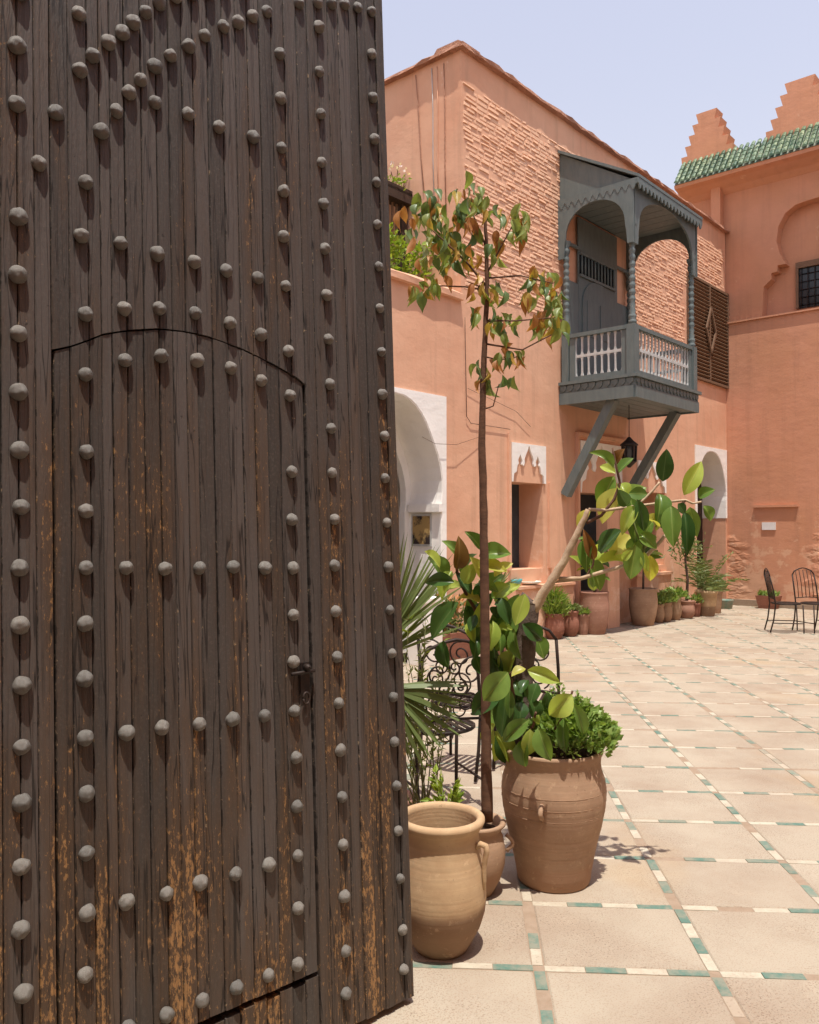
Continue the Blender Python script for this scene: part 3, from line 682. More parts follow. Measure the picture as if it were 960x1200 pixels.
# cables on the facade
def fp(px, py, w): s_, z_ = fa(px, py, w); return (s_, w, z_)
MB().tube([fp(545, 372, .02), fp(546, 430, .02), fp(547, 488, .02), fp(552, 496, .02), fp(572, 499, .02), fp(598, 503, .02)], 0.0045, 5).build('cable', M['bark'], house)
MB().tube([fp(548, 455, .02), fp(580, 470, .03), fp(605, 482, .03), fp(622, 500, .03)], 0.003, 5).build('cable', M['bark'], house)
MB().tube([fp(495, 512, .03), fp(510, 520, .06), fp(535, 521, .06), fp(562, 512, .03)], 0.003, 5).build('cable', M['bark'], house)

SO = MF @ Vector((S_UP, 0, 0))
def sw(px, py): q = MFI @ on_plane(px, py, SO + NG * 0.012, NG); return (q.x, q.y, q.z)
for (xa_, ya_, xb_, yb_, m_) in ((506, 80, 509, 235, 'paint_pale'), (512, 78, 514, 240, 'salmon'), (520, 74, 523, 250, 'render_dark'), (487, 88, 497, 225, 'render_dark')):
    MB().tube([sw(xa_, ya_), sw(xa_ * .7 + xb_ * .3 + 0.6, ya_ * .7 + yb_ * .3), sw(xa_ * .3 + xb_ * .7 - 0.5, ya_ * .3 + yb_ * .7), sw(xb_, yb_)], 0.006, 5).build('cable', M[m_], house)
# pictures on the arch pillar, pedestal inside, dishes on the sill
def framed(px, py, w, wd, ht, colors, label):
    s_, z_ = fa(px, py, w); t = empty('framed_picture', MF @ T(s_, w, z_)); tag(t, label, 'picture', 'pictures in the white archway')
    bb = MB(); bb.box(-wd / 2, wd / 2, 0, 0.015, 0, ht); bb.build('frame', M[colors[0]], t)
    k = NT('painting'); f = k.noise(5.0, 4, 0.6); k.done(k.mix(k.ramp(f, 0.42, 0.56), colors[1], colors[2]), 0.6)
    bb = MB(); bb.box(-wd / 2 + 0.03, wd / 2 - 0.03, 0.0155, 0.02, 0.03, ht - 0.03); bb.build('canvas', k.m, t)
framed(476, 645, -0.60, 0.17, 0.36, ('dark_wood', lin(40, 36, 36), lin(120, 110, 100)), 'small dark framed picture on the inner wall of the white archway')
t = empty('framed_picture', MF @ T(LA[0][0] + 0.0135, -0.30, fa(500, 641)[1])); tag(t, 'ochre and black painting on the white archway pillar', 'picture', 'pictures in the white archway')
bb = MB(); bb.box(0, 0.015, -0.17, 0.17, 0, 0.42); bb.build('frame', M['paint_pale'], t)
k = NT('painting_ochre'); k.done(k.mix(k.ramp(k.noise(6.0, 4, 0.6), 0.45, 0.55), lin(168, 140, 90), lin(58, 48, 46)), 0.6)
bb = MB(); bb.box(0.0155, 0.02, -0.145, 0.145, 0.03, 0.39); bb.build('canvas', k.m, t)
ps, pz = fa(498, 700, 0.25)
t = MB(); t.box(-0.16, 0.16, -0.14, 0.14, 0, pz - 0.05); t.box(-0.18, 0.18, -0.16, 0.16, pz - 0.05, pz)
tag(t.build('pedestal', M['white'], None, None), 'white plaster pedestal beside the white archway', 'pedestal').matrix_world = MF @ T(ps, 0.25, 0)
s_, z_ = fa(612, 672, -0.02); o = MB().lathe([(0.05, 0), (0.16, 0.02), (0.2, 0.05), (0.19, 0.055), (0.14, 0.03), (0.01, 0.018)], 20).build('dish', M['ceramic_white']); o.matrix_world = MF @ T(fa(620, 672, 0.0)[0], -0.02, bz + 0.006)
tag(o, 'shallow white dish on the window sill', 'dish')
o = MB().lathe([(0.04, 0), (0.10, 0.04), (0.12, 0.10), (0.11, 0.10), (0.08, 0.05), (0.01, 0.02)], 18).build('bowl', M['ceramic_blue']); o.matrix_world = MF @ T(fa(604, 672, 0.0)[0], -0.02, bz + 0.006)
tag(o, 'small turquoise bowl on the window sill', 'bowl')

# ---------------------------------------------------------------- balcony
bs0 = fa(655.5, 470)[0]; bs1 = bs0 - 2.22; BW = 1.25
ZB, ZBT, ZR, ZS, ZE, ZW = 3.49, 3.83, 4.53, 5.97, 6.63, 7.42     # underside, base top, rail, arch spring, eave, roof at the wall
bal = empty('balcony', MF); tag(bal, 'grey green wooden balcony with arches and pent roof on the salmon house', 'balcony')
P = M['paint']
b = MB(); b.box(bs1 + 0.01, bs0 - 0.01, 0.012, BW - 0.015, ZB + 0.05, ZBT - 0.09); b.build('floor', P, bal)
for k in range(6):
    w0 = 0.02 + k * (BW - 0.05) / 6; b = MB(); b.box(bs1 + 0.04, bs0 - 0.04, w0, w0 + (BW - 0.05) / 6 - 0.012, ZB + 0.025, ZB + 0.048); b.build('underside_board', P, bal)
def strip(name, ax, a0, a1, w0, w1, z0, z1):
    bb = MB()
    if ax == 'front': bb.box(a0, a1, w0, w1, z0, z1)
    else: bb.box(w0, w1, a0, a1, z0, z1)
    return bb.build(name, P, bal)
# base boards: plain band, carved band, moulding
strip('base_board', 'front', bs1, bs0, BW - 0.014, BW + 0.02, ZB, ZB + 0.17)
strip('base_board', 'side', 0.01, BW - 0.0145, bs0 - 0.0095, bs0 + 0.02, ZB, ZB + 0.17)
strip('base_board', 'side', 0.01, BW - 0.0145, bs1 - 0.02, bs1 + 0.0095, ZB, ZB + 0.17)
strip('moulding', 'front', bs1 - 0.04, bs0 + 0.04, BW - 0.05, BW + 0.05, ZBT - 0.045, ZBT)
strip('moulding', 'side', 0.01, BW - 0.0505, bs0 - 0.05, bs0 + 0.04, ZBT - 0.045, ZBT)
strip('moulding', 'side', 0.01, BW - 0.0505, bs1 - 0.04, bs1 + 0.05, ZBT - 0.045, ZBT)
strip('carved_band', 'front', bs1, bs0, BW - 0.014, BW + 0.004, ZB + 0.172, ZBT - 0.046)
strip('carved_band', 'side', 0.01, BW - 0.0145, bs0 - 0.0095, bs0 + 0.004, ZB + 0.172, ZBT - 0.046)
strip('carved_band', 'side', 0.01, BW - 0.0145, bs1 - 0.004, bs1 + 0.0095, ZB + 0.172, ZBT - 0.046)
dent = shape([[(-0.05, 0.0), (0.0, -0.05), (0.05, 0.0), (0.05, 0.05), (-0.05, 0.05)]], 0.0, 0.016); dent.materials.append(P)
for k in range(18): link('dentil', dent, None, bal, T(bs1 + 0.07 + k * 0.1225, BW + 0.0045, ZB + 0.235))
for k in range(10): link('dentil', dent, None, bal, T(bs0 + 0.0045, 0.08 + k * 0.1225, ZB + 0.235) @ Matrix.Rotation(R(-90), 4, 'Z'))
# posts: square newel below the rail, turned shaft above
PR = [(0.062, 0.0), (0.062, 0.05), (0.045, 0.07), (0.058, 0.10), (0.058, 0.13), (0.04, 0.16), (0.05, 0.20), (0.036, 0.24), (0.046, 0.29)]
for i in range(9):
    z_ = 0.33 + i * 0.105; PR += [(0.036, z_), (0.048, z_ + 0.035), (0.048, z_ + 0.06), (0.036, z_ + 0.095)]
PR += [(0.04, 1.29), (0.058, 1.33), (0.058, 1.37), (0.042, 1.40), (0.07, 1.47), (0.075, 1.50)]
shaft = MB().lathe([(r_, z_ * (ZS - ZR) / 1.5) for r_, z_ in PR], 14).mesh('post'); shaft.materials.append(P)
posts = [(bs0 - 0.07, BW - 0.07), (bs1 + 0.07, BW - 0.07), (bs0 - 0.07, 0.09), (bs1 + 0.07, 0.09)]
for (s_, w_) in posts:
    o = link('post', shaft, None, bal, T(s_, w_, ZR + 0.03))
    bb = MB(); hw = 0.085 if w_ > 0.5 else 0.075
    bb.box(s_ - hw + 0.02, s_ + hw - 0.02, w_ - hw + 0.02, w_ + hw - 0.02, ZBT + 0.001, ZR + 0.029); bb.build('newel', P, bal)
# rails and balusters
def railing(p, q, nb):
    p, q = Vector(p), Vector(q); d = q - p; L = d.length; e = d / L
    ang = math.atan2(e.y, e.x); mw = T(p) @ Matrix.Rotation(ang, 4, 'Z')
    r_ = empty('railing'); COL.objects.unlink(r_); bpy.data.objects.remove(r_)
    rail = MB(); rail.box(0, L, -0.05, 0.05, ZR - 0.03, ZR + 0.028); ro = rail.build('rail', P, bal, mw)
    bb = MB(); bb.box(0, L, -0.035, 0.035, ZBT + 0.001, ZBT + 0.075); bb.build('bottom_rail', P, ro)
    for s_ in (0.0, L - 0.09):
        bb = MB(); bb.box(s_, s_ + 0.09, -0.03, 0.03, ZBT + 0.076, ZR - 0.031); bb.build('stile', P, ro)
    zm = (ZBT + ZR) / 2 + 0.03; zb, zt = ZBT + 0.076, ZR - 0.031
    bb = MB(); bb.box(0.09, L - 0.09, -0.014, 0.014, zm - 0.02, zm + 0.02); bb.build('mid_rail', M['paint_pale'], ro)
    pitch = (L - 0.18) / nb
    # a pierced panel: slots with rounded ends between flat balusters
    mb = MB()
    hw0, hw1 = 0.011, 0.024
    prof = [(hw1, 0), (hw1 * .8, 0.02), (hw0, 0.05), (hw0, zm - zb - 0.06), (hw1, zm - zb - 0.02), (hw1, zm - zb + 0.02), (hw0, zm - zb + 0.06), (hw0, zt - zb - 0.05), (hw1 * .8, zt - zb - 0.02), (hw1, zt - zb)]
    out = [(x, z) for x, z in prof] + [(-x, z) for x, z in reversed(prof)]
    me = shape([out], -0.0125, 0.0125); me.materials.append(M['paint_pale'])
    for k in range(nb + 1): link('baluster', me, None, ro, T(0.09 + k * pitch, 0, zb))
railing((bs0 - 0.07, 0.16, 0), (bs0 - 0.07, BW - 0.14, 0), 7)
railing((bs0 - 0.14, BW - 0.07, 0), (bs1 + 0.14, BW - 0.07, 0), 15)
railing((bs1 + 0.07, BW - 0.14, 0), (bs1 + 0.07, 0.16, 0), 7)
# arched boards
def arch_board(L, zs, za, ztop, post=0.13):
    h = (L - 2 * post) / 2; c = L / 2; pts = []
    for k in range(17):
        a = math.pi * k / 16; pts.append((c - (h + 0.0) * math.cos(a), zs + (za - zs) * math.sin(a) ** 0.85))
    return [(0, zs - 0.28), (post * 0.75, zs - 0.28), (post * 0.85, zs - 0.10)] + pts + [(L - post * 0.85, zs - 0.10), (L - post * 0.75, zs - 0.28), (L, zs - 0.28), (L, ztop), (0, ztop)]
me = shape([arch_board(BW, ZS + 0.03, 6.47, ZE)], -0.03, 0.0)
link('arch_board', me, P, bal, T(bs0 - 0.005, 0, 0) @ Matrix.Rotation(R(90), 4, 'Z'))
me2 = shape([arch_board(BW, ZS + 0.03, 6.47, ZE)], 0.0, 0.03)
link('arch_board', me2, P, bal, T(bs1 + 0.005, 0, 0) @ Matrix.Rotation(R(90), 4, 'Z'))
me = shape([arch_board(bs0 - bs1 - 0.08, ZS + 0.03, 6.51, ZE)], 0.0, 0.03)
link('arch_board', me, P, bal, T(bs1 + 0.04, BW - 0.035, 0))
# gable cheeks, roof, ceiling, saw-tooth fringes
for s_, y0 in ((bs0 - 0.045, 0.0), (bs1 + 0.045, 0.0)):
    me = shape([[(0.01, ZE + 0.002), (BW - 0.04, ZE + 0.002), (BW - 0.04, ZE + 0.02), (0.01, ZW - 0.05)]], -0.02, 0.02)
    link('cheek', me, P, bal, T(s_, 0, 0) @ Matrix.Rotation(R(90), 4, 'Z'))
rf = MB(); rf.loft([[(bs0 + 0.03, 0.01, ZW - 0.045), (bs0 + 0.03, BW + 0.09, ZE + 0.006), (bs0 + 0.03, BW + 0.09, ZE + 0.05), (bs0 + 0.03, 0.01, ZW)],
                    [(bs1 - 0.03, 0.01, ZW - 0.045), (bs1 - 0.03, BW + 0.09, ZE + 0.006), (bs1 - 0.03, BW + 0.09, ZE + 0.05), (bs1 - 0.03, 0.01, ZW)]])
rf.build('roof', P, bal)
for k in range(9):
    a0 = bs1 + 0.06 + k * (bs0 - bs1 - 0.12) / 9; bb = MB(); bb.box(a0, a0 + (bs0 - bs1 - 0.12) / 9 - 0.012, 0.02, BW - 0.04, ZE - 0.06, ZE - 0.04); bb.build('ceiling_board', P, bal)
def fringe(L, n, d=0.11):
    pts = [(0, 0.05)]
    for k in range(n):
        x = L * k / n; w = L / n; dd = d
        pts += [(x, -dd * 0.25), (x + w * 0.18, -dd * 0.4), (x + w * 0.3, -dd * 0.75), (x + w * 0.5, -dd), (x + w * 0.7, -dd * 0.75), (x + w * 0.82, -dd * 0.4)]
    return pts + [(L, -d * 0.25), (L, 0.05)]
L = bs0 - bs1 + 0.06
link('fringe', shape([fringe(L, 19)], 0.0, 0.022), P, bal, T(bs1 - 0.03, BW + 0.062, ZE - 0.045))
link('fringe', shape([fringe(BW + 0.05, 11)], 0.0, 0.022), P, bal, T(bs0 + 0.008, 0.01, ZE - 0.045) @ Matrix.Rotation(R(90), 4, 'Z') @ T(0, -0.024, 0))
# timber wall lining, door and grille at the back of the balcony
def wl(px, py): return fa(px, py, 0.045)
x0, zt = wl(677, 262); x1 = wl(722, 262)[0]
b = MB(); b.box(x1, x0, 0.036, 0.06, ZBT, 6.52); b.build('wall_board', P, bal)
xa = wl(662, 300)[0]; zl = wl(668, 329)[1]
b = MB(); b.box(x0 + 0.001, xa + 0.05, 0.036, 0.056, ZBT, zl); b.build('wall_board', P, bal)
xb = wl(739, 350)[0]; zl2 = wl(730, 358)[1]
b = MB(); b.box(xb, x1 - 0.001, 0.036, 0.056, ZBT, zl2); b.build('wall_board', P, bal)
b = MB(); b.box(xb, xa + 0.05, 0.036, 0.062, 6.0, 6.05); b.build('wall_rail', P, bal)
dl_, dz = wl(681, 400); dr_ = wl(717, 400)[0]; dtop = wl(698, 333)[1]
dcl = arch_outline(dr_, dl_, ZBT + 0.01, dtop - 0.4, dtop, 10, 0, 0.5)
door_o = link('balcony_door', shape([dcl], 0.061, 0.085), P, bal)
for (u0, u1, v0, v1) in ((0.12, 0.46, 0.05, 0.42), (0.54, 0.88, 0.05, 0.42), (0.12, 0.46, 0.48, 0.8), (0.54, 0.88, 0.48, 0.8)):
    bb = MB(); W_ = dl_ - dr_; H_ = dtop - ZBT; bb.box(dr_ + u0 * W_, dr_ + u1 * W_, 0.0855, 0.096, ZBT + v0 * H_, ZBT + v1 * H_); bb.build('door_panel', P, door_o)
gl, gz0 = wl(678, 331); gr_, gz1 = wl(719, 312)
gz0 = wl(698, 330)[1]; gz1 = wl(698, 308)[1]
b = MB(); b.box(gr_, gl, 0.061, 0.064, gz0, gz1); gg = b.build('grille', M['glass'], bal)
for k in range(11):
    s_ = gr_ + (gl - gr_) * (k + 0.5) / 11; bb = MB(); bb.tube([(s_, 0.08, gz0), (s_, 0.08, gz1)], [0.014, 0.014], 6); bb.build('spindle', P, gg)
b = MB(); b.box(gr_, gl, 0.065, 0.092, gz1, gz1 + 0.04); b.box(gr_, gl, 0.065, 0.092, gz0 - 0.04, gz0); b.build('grille_frame', P, gg)
# braces and hanging lantern
for (p, q) in (((bs0 - 0.16, BW - 0.42, ZB + 0.03), (bs0 - 0.12, 0.04, 2.12)), ((bs1 + 0.16, BW - 0.30, ZB + 0.03), (bs1 + 0.12, 0.04, 2.12))):
    bb = MB(); bb.bar(p, q, 0.15, 0.13); bb.build('brace', P, bal)
ls, lz = fa(737.5, 535, 0.75)
lan = empty('lantern', MF @ T(ls, 0.75, lz)); tag(lan, 'dark iron lantern hanging under the balcony', 'lantern')
MB().tube([(0, 0, 0.30), (0, 0, ZB + 0.03 - lz)], 0.006, 5).build('chain', M['iron'], lan)
MB().lathe([(0.02, 0.30), (0.06, 0.25), (0.13, 0.19), (0.14, 0.17), (0.11, 0.16)], 6).build('cap', M['iron'], lan)
MB().lathe([(0.02, -0.17), (0.05, -0.14), (0.10, -0.09), (0.115, -0.08)], 6).build('base', M['iron'], lan)
MB().lathe([(0.095, -0.079), (0.105, 0.159)], 6).build('glass_body', M['glass'], lan)
for k in range(6):
    a = math.pi / 3 * k; MB().bar((0.103 * math.cos(a), 0.103 * math.sin(a), -0.079), (0.113 * math.cos(a), 0.113 * math.sin(a), 0.159), 0.016, 0.016).build('bar', M['iron'], lan)

# ---------------------------------------------------------------- far wing with green tiled eave
wing = empty('far_wing', MG); tag(wing, 'salmon wing with green tiled eave and stepped merlons closing the courtyard', 'building')
X_R = -7.0; X_L = fg(806, 215, 0.0)[0]
ZL = fg(856, 377, 0.05)[1]; ZEV = fg(900, 186, 0.45)[1]
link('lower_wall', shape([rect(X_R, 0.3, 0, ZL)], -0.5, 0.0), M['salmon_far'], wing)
W2 = -0.07
hp = [(893.5, 366), (895, 336), (904, 327), (904, 320), (911, 318), (911, 311), (921, 309), (914, 297), (910, 283), (912, 266), (920, 250), (932, 240), (946, 235)]
pts = [fg(x, y, W2) for x, y in hp]; cxm = fg(964, 300, W2)[0]
pts[0] = (pts[0][0], ZL - 0.02); hol = pts + [(cxm, pts[-1][1] + 0.02)] + [(2 * cxm - x, z) for x, z in reversed(pts)]
up = shape([[(X_R, ZL + 0.001), (hol[-1][0], ZL + 0.001)] + [(x, max(z, ZL + 0.001)) for x, z in reversed(hol)] + [(X_L, ZL + 0.001), (X_L, ZEV + 0.1), (X_R, ZEV + 0.1)]], -0.32, W2)
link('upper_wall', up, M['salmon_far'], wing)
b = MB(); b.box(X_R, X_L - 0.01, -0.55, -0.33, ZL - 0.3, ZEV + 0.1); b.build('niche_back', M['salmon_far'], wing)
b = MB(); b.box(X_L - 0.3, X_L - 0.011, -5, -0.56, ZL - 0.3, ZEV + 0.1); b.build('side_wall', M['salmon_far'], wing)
b = MB(); b.box(X_R, X_L - 0.02, -5, -0.56, ZEV - 0.1, ZEV + 0.05); b.build('roof', M['earth'], wing)
b = MB(); b.box(X_R, 0.0, -0.06, 0.045, ZL - 0.03, ZL + 0.0); b.build('ledge', M['salmon_far'], wing)
# window in the horseshoe niche
wx0 = fg(934, 340, -0.33)[0]; wz0 = fg(945, 361, -0.33)[1]; wz1 = fg(945, 307, -0.33)[1]; wx1 = 2 * cxm - wx0 - 0.1
b = MB(); b.box(wx1, wx0, -0.329, -0.31, wz0, wz1); wdw = b.build('window', M['glass'], wing)
b = MB(); b.box(wx1, wx0, -0.309, -0.25, wz1 - 0.12, wz1); b.box(wx0 - 0.05, wx0, -0.309, -0.25, wz0, wz1 - 0.121); b.build('window_frame', M['brown_wood'], wdw)
for k in range(7):
    x = wx0 - 0.1 - k * 0.13; MB().tube([(x, -0.27, wz0), (x, -0.27, wz1 - 0.12)], 0.009, 5).build('grille_bar', M['iron'], wdw)
for k in range(5):
    z = wz0 + 0.06 + k * 0.16; MB().tube([(wx0 - 0.05, -0.285, z), (wx1, -0.285, z)], 0.008, 5).build('grille_bar', M['iron'], wdw)
# coved cornice and eave
EV = 0.42
cv = [(W2 + 0.002, ZEV - 0.30), (0.05, ZEV - 0.20), (0.25, ZEV - 0.10), (EV - 0.02, ZEV - 0.07), (EV, ZEV), (-0.4, ZEV + 0.02), (-0.4, ZEV - 0.3)]
XE = fg(790, 213, EV)[0]
MB().loft([[(XE - 0.0, y, z) for y, z in cv], [(X_R, y, z) for y, z in cv]]).build('cornice', M['salmon_far'], wing)
ft = [(EV + 0.03, ZEV + 0.002)]; rise = fg(900, 163, 0.05)[1]
slope = Vector((0, 0.02 - EV - 0.05, rise - ZEV)); 
def roof_tile():
    k = NT('green_roof_tile'); r_ = k.island(); col = k.mix(r_, lin(48, 78, 54), lin(96, 116, 84)); col = k.mix(k.math('MULTIPLY', k.ramp(k.noise(9, 5, .7), .52, .66), .7), col, lin(168, 178, 138))
    return k.done(col, 0.35, None, spec=0.5)
M['roof_tile'] = roof_tile()
tl = MB(); nrow = 5; pitch = 0.125; rt = random.Random(9)
xx = XE
while xx > X_R:
    for r_ in range(nrow):
        p0 = Vector((xx - pitch / 2, EV + 0.05, ZEV + 0.02)) + slope * (r_ / nrow) + Vector((0, 0, 0.012)); p1 = p0 + slope * (1.25 / nrow) - Vector((0, 0, 0.016))
        rad = 0.052 * rt.uniform(0.94, 1.05); vs = []
        for p, rr in ((p0, rad), (p1, rad * 0.82)):
            for a in range(6):
                t_ = math.pi * a / 5; vs.append(p + Vector((math.cos(t_) * rr, 0, math.sin(t_) * rr)))
        tl.add(vs, [(i, i + 1, 7 + i, 6 + i) for i in range(5)] + [(0, 5, 4, 3, 2, 1)], False)
    xx -= pitch
tag(tl.build('roof_tile', M['roof_tile'], wing), kind='stuff')
bd = MB(); bd.loft([[(x, EV + 0.02, ZEV + 0.004), (x, 0.0, rise - 0.02), (x, -0.35, rise - 0.02), (x, -0.35, ZEV + 0.03)] for x in (XE - 0.02, X_R)]); bd.build('eave_bed', M['tile_green'], wing)
# stepped merlons
def merlon(pl_, pr_, tl_, tr_, steps, name='merlon'):
    w = -0.16; bl_, br_ = fg(*pl_, w), fg(*pr_, w); a, c = fg(*tl_, w), fg(*tr_, w)
    z0 = rise - 0.05; z1 = (a[1] + c[1]) / 2; mid = (a[0] + c[0]) / 2; hb = (bl_[0] - br_[0]) / 2; ht = (a[0] - c[0]) / 2; mid = (bl_[0] + br_[0] + a[0] + c[0]) / 4
    left = []
    for k in range(steps):
        f0, f1 = k / steps, (k + 1) / steps; wd = hb + (ht - hb) * (k / (steps - 1)); nx = hb + (ht - hb) * (min(k + 1, steps - 1) / (steps - 1))
        left += [(wd, z0 + (z1 - z0) * f0), (wd + 0.02 - 0.05 * 0, z0 + (z1 - z0) * f1)] if k == 0 else [(wd - 0.035, z0 + (z1 - z0) * f0 + 0.001), (wd + 0.02, z0 + (z1 - z0) * f1)]
    pts_ = [(mid + x, z) for x, z in left] + [(mid - x, z) for x, z in reversed(left)]
    return link(name, shape([pts_], -0.34, 0.02), M['salmon_far'], wing)
merlon((804, 187), (862, 171), (820, 138), (842, 130), 5)
merlon((905, 158), (985, 136), (921, 103), (954, 92), 5)
# corner pilaster with a carved capital
c0 = fg(833, 230, 0.12)[0]; c1 = fg(844, 230, 0.12)[0]; zc0 = fg(838, 219, 0.12)[1]; zc1 = fg(838, 206, 0.12)[1]
b = MB(); b.box(c1, c0, W2 + 0.002, 0.12, ZL, zc0); b.build('pilaster', M['salmon_far'], wing)
cp = MB()
for k, gx in enumerate((0.0, 0.03, 0.01, 0.05)): cp.box(c1 - gx, c0 + gx, W2 + 0.002, 0.125 + gx, zc0 + 0.001 + (zc1 - zc0) * k / 4, zc0 + (zc1 - zc0) * (k + 1) / 4)
cp.build('capital', M['dark_wood'], wing)
# crumbling plaster at the foot of the wing: lumps of bare masonry
def crumble(pxs, n, seed):
    rn = random.Random(seed); mb = MB()
    for k in range(n):
        px = rn.uniform(pxs[0], pxs[1]); py = pxs[2] + (pxs[3] - pxs[2]) * rn.random() ** 0.8; x, z = fg(px, py)
        if z < 0.05: continue
        r_ = rn.uniform(0.06, 0.22); vs = []; m = 9
        for ring in (1.0, 0.75, 0.3):
            for q in range(m):
                a = 6.283 * q / m; jj = rn.uniform(0.55, 1.35); vs.append((x + r_ * ring * jj * 1.3 * math.cos(a), -0.004 + (1 - ring) * r_ * 0.11 * rn.uniform(.8, 1.2), z + r_ * ring * jj * 0.7 * math.sin(a)))
        mb.add(vs, [(i * m + q, i * m + (q + 1) % m, (i + 1) * m + (q + 1) % m, (i + 1) * m + q) for i in range(2) for q in range(m)] + [tuple(2 * m + q for q in range(m))])
    tag(mb.build('crumbling_plaster', M['salmon_far'], wing), kind='stuff')
crumble((854, 872, 632, 705), 60, 4); crumble((950, 990, 620, 700), 45, 5)
b = MB(); x, z = fg(884, 592); x2 = fg(936, 592)[0]; b.box(x2, x, 0.0, 0.05, z - 0.05, z); b.build('plaster_ridge', M['salmon_far'], wing)
x, z = fg(893, 621, 0.02); x2, z2 = fg(909, 612, 0.02)
o = MB(); o.box(-(x - x2) / 2, (x - x2) / 2, 0.0, 0.02, 0, z2 - z); o = o.build('wall_plate', M['plate']); o.matrix_world = MG @ T((x + x2) / 2, 0.004, z)
tag(o, 'small white plate fixed to the far salmon wall', 'plate')
b = MB(); b.box(X_R, -0.1, 0.0, 0.10, 0, 0.13); b.build('plinth', M['mortar'], wing)
# ---------------------------------------------------------------- pots
def pot_mesh(prof, n=36, wob=0.012): return MB().lathe(prof, n, (0, 0, 0), wob)
def place(o, p, rz=0.0): o.matrix_world = T(p) @ Matrix.Rotation(rz, 4, 'Z'); return o
def make_pot(name, p, prof, soil, mat, label, group=None, cat='pot', rz=0.0):
    t = empty(name, T(p) @ Matrix.Rotation(rz, 4, 'Z')); tag(t, label, cat, group)
    pot_mesh(prof).build('body', mat, t)
    if soil: MB().lathe([(soil[0], soil[1]), (soil[0] * 0.5, soil[1] + 0.012), (0.003, soil[1] + 0.016)], 20, closed_bottom=False).build('soil', M['soil'], t)
    return t
P1 = on_floor(517, 1110)
urn = make_pot('terracotta_urn', P1, [(0.098, 0), (0.106, 0.012), (0.122, 0.04), (0.152, 0.095), (0.169, 0.15), (0.1745, 0.20), (0.173, 0.25), (0.165, 0.31), (0.154, 0.365), (0.147, 0.405), (0.146, 0.445), (0.154, 0.462), (0.165, 0.476), (0.1695, 0.486), (0.168, 0.496), (0.160, 0.503), (0.148, 0.505), (0.139, 0.497), (0.136, 0.48), (0.139, 0.462), (0.134, 0.44), (0.137, 0.42), (0.132, 0.39), (0.14, 0.34), (0.146, 0.26), (0.12, 0.08), (0.02, 0.05)], None, M['terra_ochre'], 'empty ochre terracotta urn with small handles beside the gate foot')
for a in (R(-28), R(152)):
    pts = [Vector((r_ * math.cos(a + 0.05 * q / 7), r_ * math.sin(a + 0.05 * q / 7), z_)) for q, (r_, z_) in enumerate(((0.145, 0.405), (0.166, 0.420), (0.184, 0.416), (0.188, 0.396), (0.181, 0.365), (0.176, 0.325), (0.177, 0.285), (0.174, 0.25)))]
    MB().tube(pts, [0.011, 0.012, 0.012, 0.011, 0.010, 0.009, 0.008, 0.005], 8).build('handle', M['terra_ochre'], urn)
P2 = at(557, 950, 3.72); P2.z = 0
bowl = make_pot('planted_bowl', P2, [(0.075, 0), (0.08, 0.01), (0.112, 0.07), (0.130, 0.13), (0.134, 0.19), (0.122, 0.25), (0.110, 0.275), (0.122, 0.292), (0.134, 0.302), (0.136, 0.312), (0.126, 0.318), (0.112, 0.312), (0.104, 0.29), (0.105, 0.26), (0.02, 0.25)], (0.106, 0.272), M['terra_brown'], 'small terracotta bowl between urn and tall jar, holding the slim fig tree')
MB().tube([Vector((0.135 + 0.03 * math.sin(k / 6 * math.pi), -0.01, 0.255 - 0.07 * k / 6)) for k in range(7)], 0.009, 7).build('handle', M['terra_brown'], bowl)
P3 = at(648.5, 877, 3.86); P3.z = 0
jar = make_pot('tall_jar', P3, [(0.158, 0), (0.165, 0.012), (0.172, 0.06), (0.192, 0.16), (0.217, 0.26), (0.234, 0.35), (0.239, 0.41), (0.233, 0.465), (0.218, 0.51), (0.214, 0.54), (0.217, 0.57), (0.226, 0.588), (0.226, 0.598), (0.218, 0.604), (0.208, 0.60), (0.202, 0.585), (0.20, 0.56), (0.02, 0.54)], (0.203, 0.565), M['terra_brown'], 'tall brown terracotta jar holding the rubber tree, right of the urn')
for (z_, r_) in ((0.43, 0.2370), (0.38, 0.2367), (0.33, 0.2304)):
    MB().tube([Vector((r_ * math.cos(6.2832 * k / 40), r_ * math.sin(6.2832 * k / 40), z_)) for k in range(41)], 0.0011, 5, False).build('ridge', M['terra_brown'], jar)
for a in (R(-113), R(67)):
    MB().tube([Vector(((0.230 + 0.035 * math.sin(k / 8 * math.pi)) * math.cos(a + 0.02), (0.230 + 0.035 * math.sin(k / 8 * math.pi)) * math.sin(a + 0.02), 0.405 - 0.06 * k / 8)) for k in range(9)], 0.011, 7).build('lug', M['terra_brown'], jar)

# ---------------------------------------------------------------- leaves
def leaf_mesh(name, ny=8, nx=4, shape_p=0.75, tip=0.0, fold=0.16, droop=0.12, wave=0.02, seed=0):
    """leaf along +x from 0 to 1, half width 0.5 in y"""
    mb = MB(); vs = []; rn = random.Random(seed)
    for i in range(ny + 1):
        t = i / ny
        w = 0.5 * math.sin(math.pi * min(1, t ** shape_p)) ** 0.8 if 0 < t < 1 else 0.0
        if tip and t > 0.5: w *= 1 - 0.55 * math.sin((t - 0.5) * math.pi) ** 2
        for j in range(-nx // 2, nx // 2 + 1):
            v = j / (nx / 2); y = w * v
            z = abs(y) * fold * 2 * 0.5 - droop * (t - 0.35) ** 2 + wave * math.sin(t * 9 + seed) * v
            vs.append((t, y, z))
    m = nx + 1
    fs = [(i * m + j, i * m + j + 1, (i + 1) * m + j + 1, (i + 1) * m + j) for i in range(ny) for j in range(nx)]
    mb.add(vs, fs, True); return mb.mesh(name, False)
